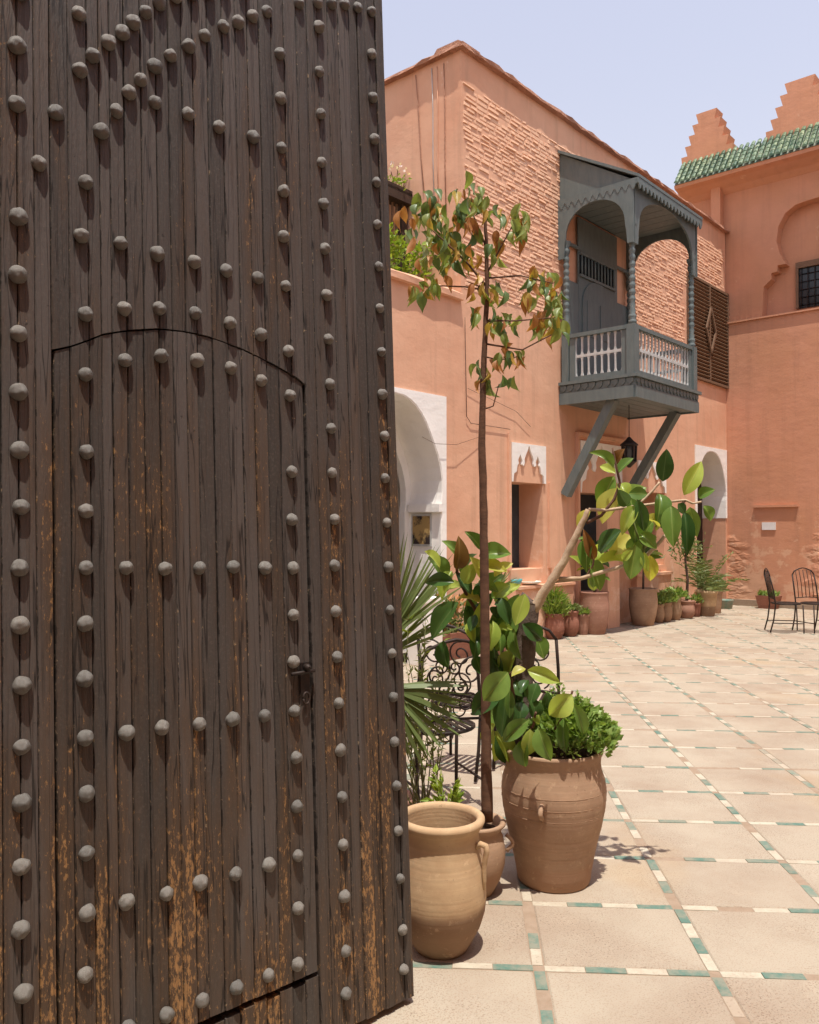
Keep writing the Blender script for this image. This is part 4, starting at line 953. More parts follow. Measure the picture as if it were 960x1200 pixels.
def leaf_matrix(b, t, width, roll=0.0, face=None):
    x = t - b; L = x.length; xn = x / L
    f = (CAM - (b + t) / 2).normalized() if face is None else face
    z = (f - xn * f.dot(xn)).normalized(); y = z.cross(xn)
    c, s = math.cos(roll), math.sin(roll); y, z = y * c + z * s, z * c - y * s
    m = frame(b, xn * L, y * width, z * L); return m
rub = [leaf_mesh('rubber_leaf', 9, 6, 0.88, 0, 0.26 + 0.09 * k, 0.06 + 0.20 * k, 0.018, k) for k in range(4)]
RUBM = {}
for q, key in (('g', 'lf_green'), ('d', 'lf_dark'), ('l', 'lf_light'), ('y', 'lf_yellow'), ('r', 'lf_red')):
    RUBM[q] = []
    for me in rub:
        m2 = me.copy(); m2.materials.append(M[key]); RUBM[q].append(m2)
tree = empty('rubber_tree', T(P3 + Vector((0, 0, 0.56)))); tag(tree, 'pruned rubber tree with large glossy leaves growing from the tall jar', 'tree')
TI = tree.matrix_world.inverted()
rl = random.Random(21)
def put_leaf(b2, t2, wpx, col, Yb, Yt, roll=None):
    b, t = at(*b2, Yb), at(*t2, Yt); t = b + (t - b) * 1.08; wd = wpx / FOC * (Yb + Yt) / 2
    mw = leaf_matrix(b, t, wd * 1.38, rl.uniform(-0.5, 0.5) if roll is None else roll, ((CAM - b).normalized() * 0.8 + Vector((0, 0, 0.5))).normalized())
    link('leaf', rl.choice(RUBM[col]), None, tree, TI @ mw)
c1 = lambda x, y: (470 + x / 6.4, 620 + y / 6.4); c2 = lambda x, y: (560 + x / 5.333, 680 + y / 5.333); c3 = lambda x, y: (660 + x / 5.053, 510 + y / 5.053)
LV3 = [(305,190,178,88,50,'g'),(310,225,222,178,45,'l'),(315,170,350,85,60,'r'),(320,225,405,135,55,'g'),(300,240,215,420,85,'g'),(335,280,380,370,60,'l'),(320,310,235,510,110,'y'),(500,350,395,345,60,'g'),(400,365,440,630,95,'g'),(440,380,480,560,60,'d'),
 (590,275,612,95,75,'d'),(715,355,815,165,75,'l'),(800,370,885,320,55,'g'),(835,415,880,500,50,'g'),(575,340,570,510,75,'g'),(640,415,650,640,85,'g'),(750,425,790,590,75,'g'),(720,450,740,690,60,'d'),(680,405,720,460,50,'d'),(490,490,570,540,60,'y'),
 (600,470,610,560,60,'d'),(345,560,210,700,110,'d'),(400,590,285,700,90,'y'),(370,745,200,740,60,'l'),(160,760,100,665,55,'g'),(185,740,130,580,50,'r'),(130,790,50,715,42,'l'),(165,800,190,920,60,'l'),(190,740,205,680,32,'l'),(350,740,405,685,38,'l'),
 (495,700,525,860,65,'y'),(430,650,400,840,90,'g'),(455,580,545,660,60,'g'),(480,620,540,605,32,'l'),(480,690,500,800,40,'l'),(380,420,330,330,60,'d'),(440,600,400,700,70,'g')]
for (a, b_, c, d, w, col) in LV3:
    y0 = 3.78 + rl.uniform(-0.10, 0.14); put_leaf(c3(a, b_), c3(c, d), w / 5.053, col, y0, y0 + rl.uniform(-0.06, 0.06))
LV2 = [(190,575,45,745,120,'g',3.60),(300,550,215,590,55,'y',3.66),(310,560,500,630,72,'l',3.66),(185,670,150,960,95,'d',3.72),(200,680,200,850,48,'g',3.68),(590,715,455,845,105,'l',3.60),(600,770,670,960,62,'g',3.62),(320,870,160,1000,78,'g',3.60),(330,930,310,1090,76,'l',3.58),(375,920,445,1120,88,'g',3.58),
 (290,990,280,1170,78,'g',3.60),(355,950,390,1060,45,'y',3.59),(535,860,540,1070,60,'g',3.64),(370,640,330,760,72,'d',3.74),(310,620,270,700,52,'d',3.74),(340,740,370,870,70,'d',3.72),(175,280,250,100,78,'g',3.84),(140,170,110,230,80,'d',3.9),(220,300,250,490,52,'g',3.8),(120,300,215,300,42,'l',3.86),
 (100,250,75,440,55,'l',3.82),(130,320,150,440,38,'g',3.84),(100,100,190,30,90,'l',3.9),(365,340,415,480,76,'g',3.9),(100,420,130,640,80,'d',3.88),(260,760,270,870,72,'d',3.7),(380,840,370,900,40,'l',3.64),(150,700,110,860,80,'d',3.84),(230,640,290,720,60,'d',3.8),(120,480,90,600,80,'d',3.9),(210,520,260,420,50,'d',3.92),(440,700,420,800,50,'d',3.76)]
for (a, b_, c, d, w, col, y0) in LV2: put_leaf(c2(a, b_), c2(c, d), w / 5.333, col, y0, y0 + rl.uniform(-0.05, 0.03))
LV1 = [(420,310,450,85,92,'r'),(455,350,545,170,72,'g'),(470,410,550,270,88,'l'),(400,395,190,390,82,'d'),(460,430,310,450,84,'l'),(430,540,230,800,125,'d'),(640,440,750,340,92,'g'),(680,520,810,420,82,'g'),(640,400,560,520,80,'d'),(700,560,770,570,80,'d'),(790,720,880,510,92,'g'),
 (660,700,680,900,52,'l'),(520,690,540,830,62,'l'),(560,800,560,950,92,'d'),(560,560,620,640,62,'d'),(580,400,600,540,62,'g'),(600,700,560,900,82,'d'),(720,740,830,740,42,'y'),(700,440,790,470,60,'g'),(560,640,520,760,60,'d'),(650,900,640,1050,80,'d'),(560,950,600,1080,90,'d')]
for (a, b_, c, d, w, col) in LV1:
    y0 = 3.93 + rl.uniform(-0.06, 0.08); put_leaf(c1(a, b_), c1(c, d), w / 6.4, col, y0, y0 + rl.uniform(-0.06, 0.04))
for k in range(26):                                     # leafy crown left of and behind the fig trunk
    px, py = rl.gauss(560, 20), rl.gauss(700, 34); y0 = rl.uniform(3.86, 4.05); L_ = rl.uniform(22, 36); a = rl.uniform(-2.6, 2.0)
    put_leaf((px, py), (px + L_ * math.cos(a), py + L_ * math.sin(a)), L_ * rl.uniform(0.38, 0.5), rl.choice('gglldgy'), y0, y0 + rl.uniform(-0.05, 0.05))
for k in range(7):                                      # more leaves on the long right-hand branch
    px, py = rl.gauss(745, 34), rl.gauss(610, 30); y0 = rl.uniform(3.72, 3.98); L_ = rl.uniform(26, 44); a = rl.gauss(1.5, 0.7)
    put_leaf((px, py), (px + L_ * math.cos(a), py + L_ * math.sin(a)), L_ * rl.uniform(0.36, 0.46), rl.choice('ggglly'), y0, y0 + rl.uniform(-0.05, 0.05))
for k in range(30):                                     # hanging leaves massed round the trunk
    px, py = rl.gauss(598, 15), rl.uniform(690, 860); y0 = rl.uniform(3.74, 3.98); L_ = rl.uniform(24, 42); a = rl.gauss(1.57, 0.5)
    put_leaf((px, py), (px + L_ * math.cos(a), py + L_ * math.sin(a)), L_ * rl.uniform(0.38, 0.5), rl.choice('dgglgdl'), y0, y0 + rl.uniform(-0.05, 0.05))
# trunk, stump and branches
def limb(pts, r0, r1, mat, name, n=9, gn=0.15):
    q = [TI @ at(x, y, Y) for x, y, Y in pts]; sm = []
    for i in range(len(q) - 1):
        for k in range(4): sm.append(q[i].lerp(q[i + 1], k / 4) + Vector((rl.uniform(-1, 1), rl.uniform(-1, 1), 0)) * r0 * gn)
    sm.append(q[-1]); m = len(sm)
    return MB().tube(sm, [(r0 + (r1 - r0) * i / (m - 1)) * rl.uniform(0.93, 1.08) for i in range(m)], n).build(name, M[mat], tree)
limb([(606, 882, 3.86), (610, 840, 3.87), (613, 790, 3.88), (616, 740, 3.88), (620, 708, 3.88), (621, 702, 3.88)], 0.050, 0.046, 'bark_grey', 'trunk', 12, 0.12)
limb([(625, 716, 3.87), (640, 690, 3.85), (655, 668, 3.83), (670, 640, 3.81), (682, 615, 3.80), (689, 597, 3.79)], 0.025, 0.011, 'bark_pale', 'branch')
limb([(690, 597, 3.79), (710, 598, 3.79), (738, 594, 3.79)], 0.008, 0.007, 'bark_pale', 'twig', 6)
limb([(687, 613, 3.8), (705, 604, 3.79), (720, 585, 3.79), (727, 566, 3.79), (722, 545, 3.79), (718, 525, 3.8)], 0.008, 0.005, 'bark', 'twig', 6)
limb([(655, 678, 3.85), (680, 678, 3.82), (700, 672, 3.81), (725, 665, 3.8), (752, 656, 3.79), (768, 641, 3.79), (781, 626, 3.79)], 0.010, 0.008, 'bark_pale', 'branch', 7)
limb([(781, 626, 3.79), (790, 606, 3.8), (800, 590, 3.8), (803, 586, 3.8)], 0.008, 0.006, 'bark', 'branch', 6)
limb([(738, 594, 3.79), (770, 590, 3.8), (785, 588, 3.8), (803, 586, 3.8), (812, 590, 3.8), (822, 588, 3.8)], 0.007, 0.005, 'bark_pale', 'twig', 6)
limb([(750, 590, 3.79), (765, 575, 3.8), (773, 565, 3.8)], 0.006, 0.005, 'bark_pale', 'twig', 6)
limb([(752, 656, 3.79), (755, 640, 3.78), (748, 630, 3.78), (742, 610, 3.79), (738, 594, 3.79)], 0.006, 0.005, 'stem_green', 'twig', 6)
limb([(686, 678, 3.82), (695, 662, 3.81), (697, 645, 3.8)], 0.005, 0.004, 'bark', 'twig', 6)
limb([(650, 682, 3.85), (672, 680, 3.85)], 0.007, 0.007, 'bark_pale', 'twig', 6)
limb([(608, 850, 3.88), (590, 790, 3.9), (567, 732, 3.93), (556, 712, 3.94), (543, 690, 3.94), (536, 672, 3.94), (534, 655, 3.94)], 0.012, 0.006, 'bark', 'branch', 7)
limb([(610, 860, 3.85), (602, 820, 3.78), (598, 790, 3.72), (610, 780, 3.68)], 0.009, 0.006, 'bark', 'branch', 6)
limb([(612, 870, 3.8), (625, 850, 3.7), (628, 835, 3.62)], 0.008, 0.005, 'bark', 'branch', 6)
limb([(640, 870, 3.8), (660, 840, 3.68), (671, 810, 3.62)], 0.007, 0.005, 'bark', 'branch', 6)
# bushy herb at the foot of the rubber tree
def tuft(name, parent_mw, mat, n, size, place_fn, seed, label=None, cat=None, asp=0.55, group=None, up=0.6, par=None, stems=None):
    rn = random.Random(seed); mb = MB()
    for k in range(n):
        p, out = place_fn(rn); s = size * rn.uniform(0.6, 1.3)
        d = (out + Vector((rn.gauss(0, .5), rn.gauss(0, .5), rn.gauss(up - 0.3, .45)))).normalized(); sd = d.cross(Vector((rn.gauss(0, 1), rn.gauss(0, 1), rn.gauss(0.8, 1)))).normalized(); nn = sd.cross(d)
        a = asp * s * 0.5; vs = [p, p + d * s * 0.4 + sd * a + nn * s * 0.06, p + d * s + nn * s * -0.08, p + d * s * 0.4 - sd * a + nn * s * 0.06]
        mb.add(vs, [(0, 1, 2), (0, 2, 3)])
    if stems:
        pass
    o = mb.build(name, M[mat], par, None, False)
    if par is None: o.matrix_world = parent_mw
    if label: tag(o, label, cat, group)
    return o
herb = empty('herb_bush', T(P3 + Vector((0.075, -0.03, 0.57)))); tag(herb, 'bushy small-leaved herb spilling over the right of the tall jar', 'plant')
def herb_fn(rn):
    a = rn.uniform(0, 6.283); e = rn.random() ** 0.6; hgt = 0.24 * (1 - (0.75 * e) ** 2)
    z = hgt * rn.random() ** 0.45 + 0.01; r_ = 0.20 * e
    return Vector((r_ * math.cos(a) * 1.02, r_ * math.sin(a) * 0.9, z)), Vector((math.cos(a), math.sin(a), 0.7))
o = tuft('foliage', None, 'herb', 2600, 0.033, herb_fn, 31, par=herb, asp=0.75); tag(o, kind='stuff')
def herb_up(rn):
    k = rn.randrange(5); bx = (-0.06, -0.10, -0.02, 0.02, 0.06)[k]; h = (0.33, 0.30, 0.26, 0.29, 0.22)[k]; t = rn.random() ** 0.6
    return Vector((bx + 0.02 * math.sin(k * 3) * t + rn.gauss(0, .014), -0.03 + rn.gauss(0, .014), 0.08 + (h - 0.08) * t)), Vector((rn.gauss(0, 1), rn.gauss(0, 1), 0.5)).normalized()
o = tuft('tall_shoots', None, 'herb', 330, 0.024, herb_up, 32, par=herb, asp=0.6); tag(o, kind='stuff')
MB().tube([(0, 0, -0.01), (0.01, 0, 0.08), (0, 0.0, 0.16)], [0.012, 0.009, 0.006], 6).build('stem', M['stem_green'], herb)

# ---------------------------------------------------------------- slim fig tree
FY = 3.72
fig = empty('slim_fig_tree', T(at(570, 950, FY))); tag(fig, 'slim young fig tree with drooping green and brown leaves', 'tree')
FI = fig.matrix_world.inverted(); rf_ = random.Random(17)
def flimb(pts, r0, r1, name, n=7, mat='bark', k_=3, gn=0.1):
    q = [FI @ at(x, y, Y) for x, y, Y in pts]; sm = []
    for i in range(len(q) - 1):
        for k in range(k_): sm.append(q[i].lerp(q[i + 1], k / k_) + Vector((rf_.uniform(-1, 1), rf_.uniform(-1, 1), 0)) * r0 * gn)
    sm.append(q[-1]); m = len(sm)
    return MB().tube(sm, [(r0 + (r1 - r0) * i / (m - 1)) * rf_.uniform(0.95, 1.06) for i in range(m)], n).build(name, M[mat], fig)
flimb([(571, 962, FY), (570, 900, FY), (569, 800, FY), (568, 700, FY), (567, 600, FY), (565, 520, FY), (566, 450, FY), (569, 390, FY), (571, 330, FY), (570, 280, FY), (567, 240, FY)], 0.026, 0.006, 'trunk', 10, 'bark', 4, 0.05)
for pts, r0 in (([(570, 335, FY), (545, 305, FY - .04), (505, 268, FY - .06)], .006), ([(570, 290, FY), (556, 255, FY + .03), (546, 232, FY + .04)], .005), ([(571, 320, FY), (588, 288, FY), (604, 258, FY)], .005), ([(571, 326, FY), (610, 323, FY), (648, 332, FY - .03)], .005),
                ([(570, 376, FY), (605, 376, FY - .04), (652, 372, FY - .05)], .005), ([(569, 403, FY), (612, 410, FY), (655, 388, FY)], .005), ([(568, 418, FY), (585, 422, FY), (608, 418, FY)], .004), ([(566, 480, FY), (578, 476, FY), (585, 450, FY)], .004), ([(570, 340, FY), (545, 336, FY), (492, 334, FY + .05)], .005), ([(570, 345, FY), (560, 335, FY), (548, 330, FY)], .004)):
    flimb(pts, r0, r0 * 0.5, 'branch', 5)
fme = {}
for key in ('fi_green', 'fi_dark', 'fi_yellow', 'fi_brown'):
    fme[key] = []
    for k in range(3):
        me = leaf_mesh('fig_leaf', 8, 4, 0.78, 1, 0.3 + 0.15 * k, 0.2 + 0.25 * k, 0.03, k + 5); me.materials.append(M[key]); fme[key].append(me)
CL = [(497, 258, 20, 24, 20), (525, 262, 26, 28, 28), (505, 300, 20, 22, 12), (545, 238, 10, 18, 6), (563, 250, 14, 24, 11), (595, 265, 16, 14, 9), (612, 258, 7, 12, 4), (532, 292, 22, 22, 13), (548, 312, 14, 14, 7), (492, 340, 10, 7, 5), (512, 336, 12, 8, 5), (582, 300, 9, 14, 4), (556, 222, 3, 3, 1),
      (570, 345, 12, 12, 8), (584, 372, 13, 16, 8), (558, 368, 8, 8, 4), (600, 388, 10, 9, 5), (640, 332, 18, 14, 15), (650, 352, 11, 12, 8), (638, 376, 14, 10, 9), (654, 384, 10, 11, 6), (617, 352, 5, 4, 3), (595, 420, 13, 8, 6), (607, 420, 5, 7, 2), (574, 430, 5, 9, 3), (594, 447, 9, 4, 2), (560, 434, 4, 8, 2), (576, 452, 7, 5, 3)]
for (cx, cy, rx, ry, n) in CL:
    for k in range(int(n * 1.42 + 0.5)):
        px, py = cx + rf_.gauss(0, rx * 0.72), cy + rf_.gauss(0, ry * 0.66); Y = FY + rf_.gauss(0, rx * 0.6) / FOC * FY * 1.4
        b = FI @ at(px, py - 6, Y); L = rf_.uniform(15, 27) / FOC * FY
        d = Vector((rf_.gauss(0, .38), rf_.gauss(0, .38), -1)).normalized(); face = Vector((rf_.gauss(0, 1), rf_.gauss(-0.7, .8), 0.25)).normalized()
        key = rf_.choices(['fi_green', 'fi_dark', 'fi_yellow', 'fi_brown'], [0.44, 0.24, 0.12, 0.20])[0]
        link('leaf', rf_.choice(fme[key]), None, fig, leaf_matrix(b, b + d * L, L * rf_.uniform(0.38, 0.52), rf_.uniform(-0.5, 0.5), face))

# ---------------------------------------------------------------- plants behind the gate edge
def blade_fan(mb, base, dirs, rn, w=0.012, curve=0.25, seg=5, narrow=0.15):
    for d, L in dirs:
        d = d.normalized(); sd = d.cross(Vector((rn.gauss(0, .5), -1 + rn.gauss(0, .4), rn.gauss(0, .5)))).normalized(); vs = []
        for k in range(seg + 1):
            t = k / seg; c = base + d * L * t + Vector((0, 0, -1)) * curve * L * t * t; ww = w * (narrow + (1 - narrow) * math.sin(math.pi * min(1, 0.15 + 0.85 * t)) if t < 1 else 0.0)
            vs += [c + sd * ww, c - sd * ww]
        mb.add(vs, [(2 * k, 2 * k + 1, 2 * k + 3, 2 * k + 2) for k in range(seg)])
PB = at(452, 905, 4.35); PB.z = 0.0
fp_ = empty('fan_palm', T(PB)); tag(fp_, 'fan palm with stiff green blades half hidden by the gate edge', 'palm')
FPI = fp_.matrix_world.inverted(); rq = random.Random(41)
def frond(basepx, Y, a0, a1, n, L, w, stem_from, curve=0.1):
    b = FPI @ at(*basepx, Y); mb = MB(); dirs = []
    for k in range(n):
        a = a0 + (a1 - a0) * k / (n - 1) + rq.gauss(0, .02); dirs.append((Vector((math.cos(a), rq.gauss(0, .08), math.sin(a))), L * rq.uniform(0.85, 1.08)))
    fr = MB().tube([FPI @ Vector(stem_from), (FPI @ Vector(stem_from)).lerp(b, 0.5) + Vector((0, 0, 0.05)), b], [0.012, 0.008, 0.005], 6).build('frond', M['stem_green'], fp_)
    for d in dirs:
        m1 = MB(); blade_fan(m1, b, [d], rq, w, curve); m1.build('blade', M['palm'], fr, None, False)
st = PB + Vector((0, 0, 0.35))
frond((454, 806), 4.02, R(8), R(-72), 20, 0.42, 0.012, st, 0.06)
frond((455, 748), 4.4, R(88), R(38), 20, 0.56, 0.008, st, 0.03)
frond((448, 770), 4.5, R(70), R(25), 14, 0.50, 0.008, st, 0.05)
MB().tube([(0, 0, 0.15), (0.0, 0, 0.25), (0.01, 0, 0.38)], [0.07, 0.065, 0.04], 10).build('trunk', M['bark_grey'], fp_)
make_pot('palm_pot', PB, [(0.10, 0), (0.14, 0.10), (0.15, 0.2), (0.155, 0.22), (0.14, 0.22), (0.13, 0.19), (0.02, 0.18)], (0.132, 0.185), M['terra_pink'], 'pink terracotta pot of the fan palm, behind the gate edge')
# thin-leaved shrub between gate and fig trunk
SB = at(492, 930, 4.15); SB.z = 0.0
sh = empty('wispy_shrub', T(SB)); tag(sh, 'wispy pale shrub with thin stems between gate edge and fig trunk', 'shrub'); SI = sh.matrix_world.inverted()
rw = random.Random(51); stem_pts = []
for k in range(20):
    a = rw.uniform(0, 6.28); h = rw.uniform(0.35, 1.1); lean = rw.uniform(0.06, 0.30); c = [Vector((0, 0, 0.1))]
    for q in range(1, 7):
        t = q / 6; c.append(Vector((math.cos(a) * lean * t * 1.2 - 0.03 * t + rw.gauss(0, .015), math.sin(a) * lean * t + rw.gauss(0, .015), 0.1 + h * t)))
    MB().tube(c, [0.0042 * (1 - 0.12 * q) for q in range(7)], 5).build('stem', M['dry'], sh); stem_pts.append(c)
def shrub_fn(rn):
    c = rn.choice(stem_pts); q = rn.randrange(2, 6); p = c[q].lerp(c[q + 1], rn.random()); return p, Vector((rn.gauss(0, 1), rn.gauss(0, 1), 0.4)).normalized()
tag(tuft('foliage', None, 'dry', 520, 0.034, shrub_fn, 52, par=sh, asp=0.28), kind='stuff')
tag(tuft('young_foliage', None, 'vine', 240, 0.036, shrub_fn, 53, par=sh, asp=0.3), kind='stuff')
make_pot('shrub_pot', SB, [(0.08, 0), (0.11, 0.08), (0.12, 0.15), (0.125, 0.165), (0.11, 0.165), (0.10, 0.14), (0.02, 0.13)], (0.102, 0.135), M['terra_red'], 'small red terracotta pot of the wispy shrub behind the urn')
# young yellow-green plant just behind the urn
YB = at(523, 955, 3.62); YB.z = 0.30
yp = empty('young_plant', T(YB)); tag(yp, 'young yellow green sprig growing behind the urn', 'plant')
for k in range(7):
    a = k * 0.9; l = 0.05 + 0.02 * (k % 3); MB().tube([(0, 0, -0.05), (0.02 * math.cos(a), 0.02 * math.sin(a), 0.06), (l * math.cos(a), l * math.sin(a), 0.14 + 0.03 * (k % 4))], 0.0035, 5).build('stem', M['stem_green'], yp)
def yfn(rn):
    a = rn.randrange(7); l = 0.05 + 0.02 * (a % 3); t = rn.uniform(0.4, 1.05); an = a * 0.9
    return Vector((l * t * math.cos(an), l * t * math.sin(an), 0.02 + (0.13 + 0.03 * (a % 4)) * t)), Vector((math.cos(an), math.sin(an), 0.6))
tag(tuft('foliage', None, 'vine', 150, 0.045, yfn, 61, par=yp, asp=0.4), kind='stuff')

# ---------------------------------------------------------------- wrought iron chairs
def spiral(c, r0, turns, a0, ux, uz, n=26, sgn=1):
    return [c + ux * (r0 * (1 - 0.8 * k / n) * math.cos(a0 + sgn * turns * 6.283 * k / n)) + uz * (r0 * (1 - 0.8 * k / n) * math.sin(a0 + sgn * turns * 6.283 * k / n)) for k in range(n + 1)]
X_, Y_, Z_ = Vector((1, 0, 0)), Vector((0, 1, 0)), Vector((0, 0, 1))
def iron_chair(mw, label, scroll=True, group=None):
    t = empty('iron_chair', mw); tag(t, label, 'chair', group); I = M['iron']; w = 0.21
    for sx in (-1, 1):
        MB().tube([(sx * w, -0.20, 0.012), (sx * w, -0.20, 0.20), (sx * w, -0.19, 0.44)], 0.011, 6).build('leg', I, t)
        MB().tube([(sx * w, 0.28, 0.012), (sx * w, 0.23, 0.20), (sx * w, 0.20, 0.44), (sx * w, 0.235, 0.68), (sx * w * 0.96, 0.28, 0.88)], 0.011, 6).build('leg', I, t)
        MB().tube([(sx * w, -0.20, 0.16), (sx * w, 0.235, 0.16)], 0.008, 5).build('stretcher', I, t)
    MB().tube([(0.21 * math.cos(6.283 * k / 24) * 1.04, 0.005 + 0.21 * math.sin(6.283 * k / 24), 0.45) for k in range(25)], 0.011, 6).build('seat_ring', I, t)
    s_ = MB()
    for k in range(-4, 5):
        x = k * 0.045; h = math.sqrt(max(0, 0.21 ** 2 - x * x)); s_.box(x - 0.014, x + 0.014, 0.005 - h, 0.005 + h, 0.452, 0.458)
    s_.build('seat', I, t)
    top = [(-w * 0.96, 0.28, 0.88), (-w * 0.75, 0.287, 0.94), (-w * 0.3, 0.29, 0.975), (0, 0.29, 0.985), (w * 0.3, 0.29, 0.975), (w * 0.75, 0.287, 0.94), (w * 0.96, 0.28, 0.88)]
    MB().tube(top, 0.010, 6).build('back_rail', I, t)
    MB().tube([(-w, 0.21, 0.52), (0, 0.215, 0.53), (w, 0.21, 0.52)], 0.008, 6).build('back_rail', I, t)
    if scroll:
        for sx in (-1, 1):
            ux = X_ * sx
            for (cx, cz, r_, a0) in ((0.09, 0.62, 0.075, -1.2), (0.10, 0.80, 0.085, 1.4), (0.05, 0.71, 0.05, 2.8)):
                MB().tube(spiral(Vector((sx * cx, 0.235 + (cz - 0.6) * 0.16, cz)), r_, 1.5, a0, ux, Z_ + Y_ * 0.16), 0.006, 5).build('scroll', I, t)
            MB().tube(spiral(Vector((sx * w * 0.7, -0.19, 0.34)), 0.07, 1.4, 1.0, ux, Z_), 0.006, 5).build('scroll', I, t)
    else:
        for k in range(-2, 3): MB().tube([(k * 0.07, 0.215, 0.52), (k * 0.07 + 0.012, 0.255, 0.75), (k * 0.07, 0.288, 0.955)], 0.006, 5).build('back_bar', I, t)
    return t
def ground_at(px, py): return on_floor(px, py)
iron_chair(T(ground_at(512, 940)) @ Matrix.Rotation(R(200), 4, 'Z'), 'scrolled iron chair behind the palm, nearest the gate edge')
iron_chair(T(ground_at(545, 900)) @ Matrix.Rotation(R(150), 4, 'Z'), 'scrolled iron chair left of the fig trunk, its back to the viewer')
iron_chair(T(ground_at(622, 893)) @ Matrix.Rotation(R(165), 4, 'Z'), 'scrolled iron chair mostly hidden behind the tall jar')
iron_chair(T(ground_at(922, 741)) @ Matrix.Rotation(R(78), 4, 'Z'), 'thin iron chair standing side-on before the far wall', False, 'iron chairs by the far wall')
iron_chair(T(ground_at(957, 741)) @ Matrix.Rotation(R(15), 4, 'Z'), 'iron chair cut off by the right edge of the picture', False, 'iron chairs by the far wall')

# ---------------------------------------------------------------- row of potted plants along the house
def wall_pot(px, py, wpx, hpx, kind, mat, label, name='plant_pot'):
    p = on_floor(px, py - 1.5); sc = p.y / FOC; r_ = wpx * sc / 2; h = hpx * sc
    w = (p - CORNER).dot(NF); p = p + NF * max(0.0, r_ + 0.06 - w)
    prof = {'jar': [(0.68, 0), (0.72, 0.02), (0.9, 0.3), (1.0, 0.55), (1.0, 0.68), (0.95, 0.88), (0.97, 0.96), (1.0, 0.985), (0.98, 1.0), (0.9, 1.0), (0.86, 0.95), (0.05, 0.9)],
            'round': [(0.6, 0), (0.66, 0.03), (0.92, 0.25), (1.0, 0.45), (0.95, 0.65), (0.82, 0.78), (0.86, 0.86), (0.95, 0.93), (0.95, 1.0), (0.86, 1.0), (0.8, 0.94), (0.05, 0.9)],
            'cup': [(0.68, 0), (0.7, 0.03), (0.86, 0.5), (0.94, 0.84), (1.0, 0.88), (1.0, 1.0), (0.92, 1.0), (0.88, 0.94), (0.05, 0.9)]}[kind]
    t = make_pot(name, p, [(a * r_, b_ * h) for a, b_ in prof], (0.84 * r_, 0.92 * h), mat, label, 'potted plants along the house')
    return p, r_, h
def dome(R_, H_):
    def f(rn):
        a = rn.uniform(0, 6.283); e = rn.random() ** 0.55; z = H_ * rn.random() ** 0.5 * (1 - 0.6 * e * e)
        return Vector((R_ * e * math.cos(a), R_ * e * math.sin(a), z)), Vector((math.cos(a), math.sin(a), 0.8))
    return f
def pot_plant(p, h, name, mat, n, size, R_, H_, seed, label, asp=0.5, up=0.6):
    t = empty(name, T(p + Vector((0, 0, h * 0.93)))); tag(t, label, 'plant', 'plants in the pots along the house')
    tag(tuft('foliage', None, mat, n, size, dome(R_, H_), seed, par=t, asp=asp, up=up), kind='stuff')
    MB().tube([(0, 0, -0.01), (0.01, 0, H_ * 0.3), (0, 0.01, H_ * 0.7)], [0.012, 0.01, 0.005], 5).build('stem', M['stem_green'], t); return t
def mini_rubber(p, h, pts, seed, label, Y):
    t = empty('potted_rubber_plant', T(p + Vector((0, 0, h * 0.92)))); tag(t, label, 'plant', 'plants in the pots along the house')
    ti = t.matrix_world.inverted(); rn = random.Random(seed); H_ = pts
    MB().tube([(0, 0, -0.02), (0.01, 0, H_ * 0.5), (0, 0.01, H_)], [0.02, 0.016, 0.009], 7).build('trunk', M['bark_grey'], t)
    for k in range(22):
        z = H_ * rn.uniform(0.35, 1.05); a = rn.uniform(0, 6.283); b = Vector((0, 0, z)); d = Vector((math.cos(a), math.sin(a), rn.uniform(-0.3, 0.9))).normalized(); L_ = rn.uniform(0.20, 0.32)
        b = b + d * 0.06; link('leaf', rn.choice(RUBM[rn.choice('ggddl')]), None, t, leaf_matrix(b, b + d * L_, L_ * 0.5, rn.uniform(-.4, .4), Vector((0, -0.3, 1)).normalized()))
p, r_, h = wall_pot(633, 748, 22, 26, 'round', M['terra_pink'], 'small round pink pot leftmost of the row, with a bright green tuft')
pot_plant(p, h, 'succulent_tuft', 'herb2', 260, 0.10, 0.14, 0.16, 1, 'bright green tuft in the leftmost round pot of the row', 0.35)
p, r_, h = wall_pot(649, 750, 24, 30, 'round', M['terra_red'], 'red lobed pot with a tall feathery plant, second of the row')
pot_plant(p, h, 'feathery_plant', 'herb2', 520, 0.13, 0.17, 0.36, 2, 'feathery yellow green plant in the red pot of the row', 0.12)
p, r_, h = wall_pot(668, 747, 22, 30, 'round', M['terra_red'], 'red pot with low bluish plant, third of the row')
pot_plant(p, h, 'low_plant', 'feather', 160, 0.09, 0.13, 0.10, 3, 'low bluish green plant in the third pot of the row', 0.4)
p, r_, h = wall_pot(683, 745, 17, 24, 'cup', M['terra_pink'], 'small pink pot left of the first large jar in the row')
pot_plant(p, h, 'low_plant', 'herb', 160, 0.08, 0.12, 0.10, 4, 'low green plant in the pot beside the first large jar', 0.5)
p, r_, h = wall_pot(697, 744, 34, 49, 'jar', M['terra_pink'], 'large pink jar at the house door, first of the two large jars')
mini_rubber(p, h, 0.75, 5, 'dark rubber plant in the large jar at the house door', p.y)
p, r_, h = wall_pot(754, 734, 33, 43, 'jar', M['terra_brown'], 'large brown jar under the right balcony brace')
mini_rubber(p, h, 0.8, 6, 'rubber plant in the brown jar under the right balcony brace', p.y)
